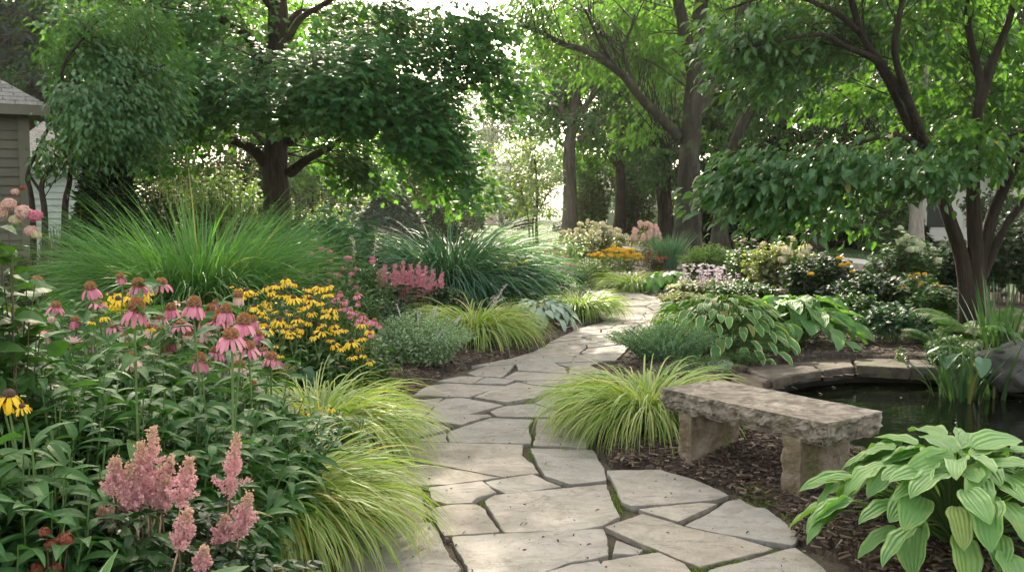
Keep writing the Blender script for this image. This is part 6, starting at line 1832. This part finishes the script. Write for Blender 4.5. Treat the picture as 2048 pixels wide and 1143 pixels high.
# beyond the path and along its right side
px_plant('hydrangea', 'cream flowering hydrangea in the sun beyond the path bend', 'hydrangea', 1185, 25, 150, 446, 'sunny_leaf', T_OVALW, .17, 90, 15, stem='twig', flowers=heads('cream', 60, .07, 40, .55, .7))
px_plant('plume_shrub', 'pale pink plumed shrub right of the cream hydrangea', 'shrub', 1290, 25.5, 70, 452, 'sunny_leaf', T_LANCES, .16, 50, 14, flowers=heads('blush', 18, .09, 36, .6, 1.3))
px_plant('gold_yarrow', 'flat golden yellow flower mass beyond the path bend', 'flower', 1232, 21.5, 105, 496, 'lime_leaf', T_LANCES, .14, 80, 14, flowers=heads('gold', 60, .07, 34, .6, .35))
px_plant('leafy_clump', 'yellow green leafy clump below the golden flower mass', 'leafy plant', 1180, 19.6, 90, 520, 'lime_leaf', T_OVAL, .14, 70, 14)
px_plant('leafy_clump', 'sunlit pale clump between the pink coneflowers and the hydrangea', 'leafy plant', 1130, 22.5, 90, 475, 'lime_leaf', T_OVAL, .15, 60, 14)
x_ = P(1338, 400, 24)[0]
grass_clump('blue_grass', 'small upright blue grass tuft left of the large grey trunk', (x_, 24), .2, 420, .95, .018, 'bluegrass', (1.2, 1.55), (.2, .7), 6)
px_plant('red_sedge', 'reddish fine foliage between lime grass and blue tuft', 'leafy plant', 1310, 21.5, 50, 505, 'rusty_leaf', T_LANCES, .14, 40, 14, flowers=heads('redbrown', 10, .05, 30, .6, .8))
px_plant('feather_shrub', 'fine light green shrub in front of the large grey trunk', 'shrub', 1418, 20.5, 125, 490, 'lime_leaf', T_LANCES, .14, 190, 24, jit=.5)
def bells(t, tips, dirs):
    o = rng.permutation(len(tips))
    for i in o[:18]:
        spike_flower(t, tips[i], tips[i] + np.array([random.uniform(-.1, .1), -.05, .30]), .05, 'lilac', 16, .06)
px_plant('plantain_lily', 'pale lilac flowered lily clump along the sunlit right border', 'flower', 1410, 16.8, 150, 560, 'sunny_leaf', T_LANCE, .22, 80, 10, flowers=bells)
px_plant('sedum', 'clump with pinkish brown flower heads right of the large trunk', 'flower', 1492, 18.5, 80, 470, 'green_leaf', T_OVALW, .13, 40, 12, flowers=heads('blush', 10, .05, 50, .45, .5))
px_plant('leafy_clump', 'pale sunlit leafy clump at the foot of the lilac lily clump', 'leafy plant', 1375, 15.2, 120, 585, 'sunny_leaf', T_OVAL, .12, 70, 12)
px_plant('leafy_clump', 'green leafy clump between lilac lily clump and big plain hosta', 'leafy plant', 1490, 14.6, 150, 560, 'green_leaf', T_OVALW, .13, 90, 13)
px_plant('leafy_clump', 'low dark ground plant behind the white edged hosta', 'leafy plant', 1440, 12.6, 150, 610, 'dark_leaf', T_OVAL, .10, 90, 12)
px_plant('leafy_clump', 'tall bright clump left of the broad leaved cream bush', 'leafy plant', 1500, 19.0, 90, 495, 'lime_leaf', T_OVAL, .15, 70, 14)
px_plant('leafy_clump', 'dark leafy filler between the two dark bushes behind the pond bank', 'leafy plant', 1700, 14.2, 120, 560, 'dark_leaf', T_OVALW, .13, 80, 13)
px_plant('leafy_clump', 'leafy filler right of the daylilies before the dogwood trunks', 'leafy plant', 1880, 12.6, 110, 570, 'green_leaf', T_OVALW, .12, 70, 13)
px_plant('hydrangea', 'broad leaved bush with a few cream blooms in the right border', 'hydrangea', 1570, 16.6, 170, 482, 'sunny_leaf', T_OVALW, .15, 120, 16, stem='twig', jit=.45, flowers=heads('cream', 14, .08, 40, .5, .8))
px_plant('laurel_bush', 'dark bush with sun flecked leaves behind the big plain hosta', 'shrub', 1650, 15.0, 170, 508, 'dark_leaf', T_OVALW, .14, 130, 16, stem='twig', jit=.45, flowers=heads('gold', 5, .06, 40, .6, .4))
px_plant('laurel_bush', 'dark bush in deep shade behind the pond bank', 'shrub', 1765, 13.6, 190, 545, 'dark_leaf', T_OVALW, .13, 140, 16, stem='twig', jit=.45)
px_plant('hydrangea', 'hydrangea with pale green white heads left of the dogwood trunks', 'hydrangea', 1815, 14.4, 150, 466, 'green_leaf', T_OVALW, .15, 110, 14, stem='twig', flowers=heads('whitegreen', 10, .07, 60, .4, .8))
px_plant('daylily', 'low yellow flowered clump in the shade before the dogwood trunks', 'flower', 1850, 13.0, 90, 545, 'green_leaf', T_LANCE, .2, 36, 12, flowers=heads('gold', 9, .04, 30, .7, .5))
px_plant('coral_bells', 'scalloped grey green foliage mound on the pond bank', 'leafy plant', 1795, 11.2, 190, 608, 'blue_leaf', T_HOSTAB, .105, 130, 8, jit=.35, start=.55, dome=.55)
px_plant('coral_bells', 'lighter leafy mound between the big plain hosta and the scalloped one', 'leafy plant', 1715, 12.4, 120, 585, 'green_leaf', T_OVALW, .12, 70, 12, jit=.4)
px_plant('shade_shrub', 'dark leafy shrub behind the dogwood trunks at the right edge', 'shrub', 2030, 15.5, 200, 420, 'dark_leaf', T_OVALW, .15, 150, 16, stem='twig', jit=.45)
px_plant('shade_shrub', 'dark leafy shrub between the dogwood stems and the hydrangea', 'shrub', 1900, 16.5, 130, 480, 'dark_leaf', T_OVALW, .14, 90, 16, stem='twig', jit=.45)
px_plant('leafy_clump', 'small bright leaved clump beside the grey boulder', 'leafy plant', 1905, 9.7, 110, 672, 'green_leaf', T_OVALW, .08, 60, 10, jit=.4)
px_plant('leafy_clump', 'tiny seedling clump on the mulch of the pond bank', 'leafy plant', 1815, 9.95, 30, 690, 'lime_leaf', T_OVAL, .06, 8, 6)

def fern(label, px, Y, n, L, z=None, el=(.5, 1.1)):
    x = P(px, 400, Y)[0]; zs = soil_at(x, Y)
    t = thing('fern', label, 'fern', (x, Y, zs), 'ferns by the pond')
    gs, gl = Geo(), Geo()
    for i in range(n):
        az = i * 2.4 + random.gauss(0, .2); e = random.uniform(*el); l = L * random.uniform(.75, 1.1)
        h = np.array([math.cos(az), math.sin(az), 0])
        pts = [np.array([x, Y, zs])]
        for k in range(8):
            ee = e - 1.5 * (k / 8) ** 1.3
            pts.append(pts[-1] + (h * math.cos(ee) + np.array([0, 0, 1]) * math.sin(ee)) * l / 8)
        pts = np.array(pts); tube(gs, pts, np.linspace(.005, .001, 9), 4)
        s_ = np.linspace(.15, .99, 26)
        q = np.stack([np.interp(s_, np.linspace(0, 1, 9), pts[:, c_]) for c_ in range(3)], -1)
        d = unit(np.gradient(q, axis=0)); side = unit(np.cross(d, [0, 0, 1.0])); up = np.cross(side, d)
        w = l * .24 * np.sin(np.pi * np.clip(s_ * .85 + .1, 0, 1)) ** .8
        for sg in (-1, 1):
            inst(gl, T_LANCES, q, side * sg + d * .35 - up * .15, up + rng.normal(0, .08, q.shape), np.c_[w * .9, w, w])
    gs.build('stems', MT['stem'], t); gl.build('fronds', MT['fern'], t)
fern('green fern in front of the dogwood trunks', 1955, 10.9, 18, .85)
fern('smaller fern left of the boulder under the dogwood', 1885, 10.6, 12, .5)
fern('fern at the right edge above the boulder', 2075, 9.8, 14, .8)

def iris(name, label, c, n, L, w, z0=None, r=.12, mat='iris', dr=(.1, 1.1)):
    z = soil_at(c[0], c[1]) if z0 is None else z0
    g = Geo()
    az = rng.random(n) * 6.283; rr = np.sqrt(rng.random(n)) * r
    blades(g, np.c_[c[0] + np.cos(az) * rr, c[1] + np.sin(az) * rr, np.full(n, z)], az, L * rng.uniform(.5, 1.1, n), rng.uniform(1.15, 1.52, n), rng.uniform(dr[0], dr[1], n), w * rng.uniform(.7, 1.2, n), 8, twist=rng.normal(0, .5, n), power=1.8)
    return tag(g.build(name, MT[mat]), label, 'iris', 'sword leaved plants by the pond')
c0_ = G(1925, 800, -.13)
iris('water_iris', 'clump of sword leaves standing in the pond below the boulder', (c0_[0], c0_[1]), 46, .62, .030, -.15, .16)
c0_ = G(1985, 795, -.13)
iris('water_iris', 'second clump of sword leaves in the pond toward the right edge', (c0_[0], c0_[1]), 30, .60, .028, -.15, .13)
c0_ = G(1880, 790, -.13)
iris('water_iris', 'sparse arching sword leaves at the left of the pond clump', (c0_[0], c0_[1]), 14, .55, .022, -.15, .1, dr=(.8, 2.0))
iris('iris', 'tall dark sword leaves behind the boulder at the right edge', (P(2010, 400, 9.9)[0], 9.9), 34, .85, .032, None, .2, dr=(.05, .6))
iris('iris', 'tall sword leaves at the right edge of the pond bank', (P(2090, 400, 9.0)[0], 9.0), 20, .75, .03, None, .16, dr=(.05, .7))
c0_ = G(1935, 790, -.12)
rosette('pickerel_weed', 'arrow leaved water plant among the sword leaves', 'water plant', (c0_[0], c0_[1] + .1), [(a_ * 1.7, 1.2, .34 + .05 * (a_ % 3), .13, .3) for a_ in range(9)], 'green_leaf', T_HOSTA, z0=-.15)
c0_ = G(1975, 690)
rosette('water_lily', 'arum with broad grey green leaves leaning over the boulder', 'leafy plant', (P(1965, 400, 8.75)[0], 8.75), [(3.6, .9, .3, .26, .2), (3.0, 1.0, .34, .24, .1), (4.4, .8, .3, .24, .3), (0.3, 1.0, .3, .22, .2)], 'blue_leaf', T_HOSTA)
# leaves floating on the pond
for px, py, s_, lb in [(1582, 774, .075, 'pale leaf floating nearest the reddish pond stone'), (1663, 773, .06, 'thin leaf floating in the dark middle of the pond'), (1637, 786, .05, 'small leaf floating behind the bench seat'), (1730, 818, .045, 'pale leaf floating off the right end of the bench')]:
    q_ = G(px, py, -.122); g = Geo()
    inst(g, T_OVALW, [q_], [[1, random.uniform(-.3, .3), 0]], [[0, 0, 1]], s_)
    tag(g.build('floating_leaf', MT['cream']), lb, 'leaf', 'leaves floating on the pond')

# ================================================================== SMALL STUFF: mulch chips, litter, moss, lawn
def chips(name, n, region, mats, size, seed=1, zoff=0.012, keep=None):
    g = Geo()
    x = rng.uniform(region[0], region[1], n); y = rng.uniform(region[2], region[3], n)
    k = ~inside(PATH, x, y) & (dist_poly(PATH, x, y) > 0.015) & ~(inside(POND, x, y)) & (dist_poly(POND, x, y) > .25)
    k |= (~inside(PATH, x, y) & (dist_poly(PATH, x, y) > .015) & (dist_poly(POND, x, y) > .25) & ~inside(POND, x, y))
    x, y = x[k], y[k]; n = len(x)
    z = soil_z(x, y) + zoff + rng.uniform(-.008, .014, n)
    L = size * rng.uniform(.4, 1.5, n); Wd = L * rng.uniform(.12, .4, n); T = .004 + .006 * rng.random(n)
    a = rng.random(n) * 6.283
    d = np.c_[np.cos(a), np.sin(a), rng.normal(0, .22, n)]; d = unit(d)
    up = unit(np.c_[rng.normal(0, .3, n), rng.normal(0, .3, n), np.ones(n)]); s_ = unit(np.cross(d, up)); u_ = np.cross(s_, d)
    c = np.c_[x, y, z]
    cor = [(i, j, k_) for i in (-.5, .5) for j in (-.5, .5) for k_ in (-.5, .5)]
    V = np.stack([c + d * (L * i)[:, None] + s_ * (Wd * j * (.6 if i > 0 else 1))[:, None] + u_ * (T * k_)[:, None] for i, j, k_ in cor], 1)
    f = np.array([(0, 1, 3, 2), (4, 6, 7, 5), (0, 4, 5, 1), (2, 3, 7, 6), (1, 5, 7, 3), (0, 2, 6, 4)])
    Q = (f[None] + (np.arange(n) * 8)[:, None, None]).reshape(-1, 4)
    g.add(V.reshape(-1, 3), Q, rnd=np.repeat(rng.random(n) ** 1.5, 8))
    return tag(g.build(name, mats), kind='stuff')
mt_chip, nt, out = new_mat('bark_chip')
r_, u_, v_ = tint(nt)
col = ramp(nt, r_, [(0.0, (0.030, 0.019, 0.013)), (0.45, (0.075, 0.048, 0.033)), (0.8, (0.14, 0.10, 0.072)), (1.0, (0.27, 0.215, 0.165))])
p = N_(nt, 'ShaderNodeBsdfPrincipled'); lk(nt, col, p.inputs['Base Color']); p.inputs['Roughness'].default_value = .9
lk(nt, p.outputs[0], out.inputs[0])
chips('mulch_chips', 15000, (0.4, 3.2, 3.8, 7.6), mt_chip, .040)
chips('mulch_chips', 7000, (-1.8, 0.6, 6.5, 14), mt_chip, .045)
chips('mulch_chips', 9000, (1.0, 6.5, 7.8, 19), mt_chip, .055)
# grit and crumbs packed in the joints
n = 9000
xx = rng.uniform(-1.1, 2.0, n); yy = rng.uniform(3.3, 9.5, n)
k = inside(PATH, xx, yy); xx, yy = xx[k], yy[k]; n = len(xx)
g = Geo()
inst(g, leaf_tpl(1, lambda t: 1 - .5 * t, .3, .5, .35, cols=3), np.c_[xx, yy, np.full(n, -.026) + rng.uniform(-.004, .006, n)], rng.normal(0, 1, (n, 3)) * [1, 1, .3], np.array([0, 0, 1]) + rng.normal(0, .5, (n, 3)), .006 + .016 * rng.random(n) ** 2, rnd=.25 + .75 * rng.random(n))
tag(g.build('grit', mt_chip), kind='stuff')
# specks drifting on the pond
n = 260
xx = rng.uniform(1.9, 5.6, n); yy = rng.uniform(5.9, 9.5, n)
k = inside(POND, xx, yy) & (dist_poly(POND, xx, yy) > .08) & (rng.random(n) < np.exp(-dist_poly(POND, xx, yy) * 2.0) + .12); xx, yy = xx[k], yy[k]; n = len(xx)
g = Geo()
inst(g, T_OVAL, np.c_[xx, yy, np.full(n, -.1265)], rng.normal(0, 1, (n, 3)) * [1, 1, .02], np.array([0, 0, 1.0]) + rng.normal(0, .08, (n, 3)), .010 + .03 * rng.random(n) ** 2.5, rnd=.3 + .7 * rng.random(n))
tag(g.build('pond_litter', mt_chip), kind='stuff')
# litter on the stones: crumbs, curled leaf bits, twigs
g = Geo()
n = 900
yy = 3.4 + 12 * rng.random(n) ** 1.6; xx = rng.uniform(-1.0, 2.6, n)
k = inside(PATH, xx, yy); xx, yy = xx[k], yy[k]; n = len(xx)
a = rng.random(n) * 6.283
inst(g, leaf_tpl(3, oval, .9, .5, .16), np.c_[xx, yy, np.full(n, .010)], np.c_[np.cos(a), np.sin(a), np.full(n, .15)], np.array([0, 0, 1]) + rng.normal(0, .5, (n, 3)), .010 + .030 * rng.random(n) ** 2.5, rnd=rng.random(n) ** 2)
tag(g.build('leaf_litter', mt_chip), kind='stuff')
# moss tufts in the joints and on the soil
mt_moss = leaf_mat('moss', (0.06, 0.10, 0.02), (0.14, 0.19, 0.04), .2, .8, .1)
g = Geo()
MOSS = [(1238, 985, 14, 40), (1232, 1000, 10, 20), (1345, 1118, 30, 10), (1310, 1095, 16, 8), (1420, 1122, 36, 9), (1470, 1118, 26, 8), (1395, 1135, 20, 8), (1430, 1068, 18, 5), (1545, 1098, 10, 6), (1540, 1000, 34, 12), (1505, 985, 26, 8), (1575, 1035, 12, 8), (1070, 880, 6, 20), (1062, 900, 8, 14), (868, 1055, 10, 14), (855, 1035, 8, 8), (845, 985, 6, 16), (1005, 1062, 10, 3), (963, 1005, 6, 8), (1720, 930, 40, 8), (1760, 940, 24, 6), (1040, 742, 6, 3), (1150, 760, 6, 4), (1000, 1020, 4, 14), (1165, 985, 20, 3), (945, 765, 8, 3)]
for px, py, sx, sy in MOSS:
    n = int(sx * sy * 1.5) + 60
    q = np.array([G(px + rng.normal(0, sx * .5), py + rng.normal(0, sy * .5), .0) for _ in range(n)])
    q[:, 2] = np.where(inside(PATH, q[:, 0], q[:, 1]), -.022, soil_z(q[:, 0], q[:, 1]) + .004)
    blades(g, q, rng.random(n) * 6.283, .012 + .014 * rng.random(n), 1.1, rng.uniform(.2, 1.6, n), .004, 2)
tag(g.build('moss', mt_moss), kind='stuff')
# grass blades on the lawns that show
g = Geo()
for x0, x1, y0, y1, n, L in [(-13, -6.8, 14, 30, 26000, .07), (-6, 9, 27.1, 46, 26000, .09), (-8, 8, 46, 80, 14000, .12), (9.1, 26, 24, 40, 24000, .08)]:
    x = rng.uniform(x0, x1, n); y = rng.uniform(y0, y1, n)
    blades(g, np.c_[x, y, np.full(n, -.03)], rng.random(n) * 6.283, L * rng.uniform(.6, 1.3, n), rng.uniform(.7, 1.5, n), rng.uniform(.2, 1.2, n), .012 if L < .09 else .02, 2)
tag(g.build('lawn_grass', MT['lawn_blade']), kind='stuff')

# ================================================================== HAZE
g = Geo()
bx = [(x, y, z) for z in (-1.9, 24) for x, y in ((-110, -14), (110, -14), (110, 170), (-110, 170))]
g.add(bx, [(3, 2, 1, 0), (4, 5, 6, 7), (0, 1, 5, 4), (1, 2, 6, 5), (2, 3, 7, 6), (3, 0, 4, 7)])
mt_haze = bpy.data.materials.new('haze'); mt_haze.use_nodes = True
nt = mt_haze.node_tree
for n_ in list(nt.nodes): nt.nodes.remove(n_)
out = nt.nodes.new('ShaderNodeOutputMaterial'); v_ = nt.nodes.new('ShaderNodeVolumePrincipled')
v_.inputs['Color'].default_value = (0.97, 0.95, 0.92, 1)
v_.inputs['Density'].default_value = 0.0003
v_.inputs['Anisotropy'].default_value = 0.7
nt.links.new(v_.outputs[0], out.inputs['Volume'])
hz = g.build('haze', mt_haze)
tag(hz, kind='stuff')
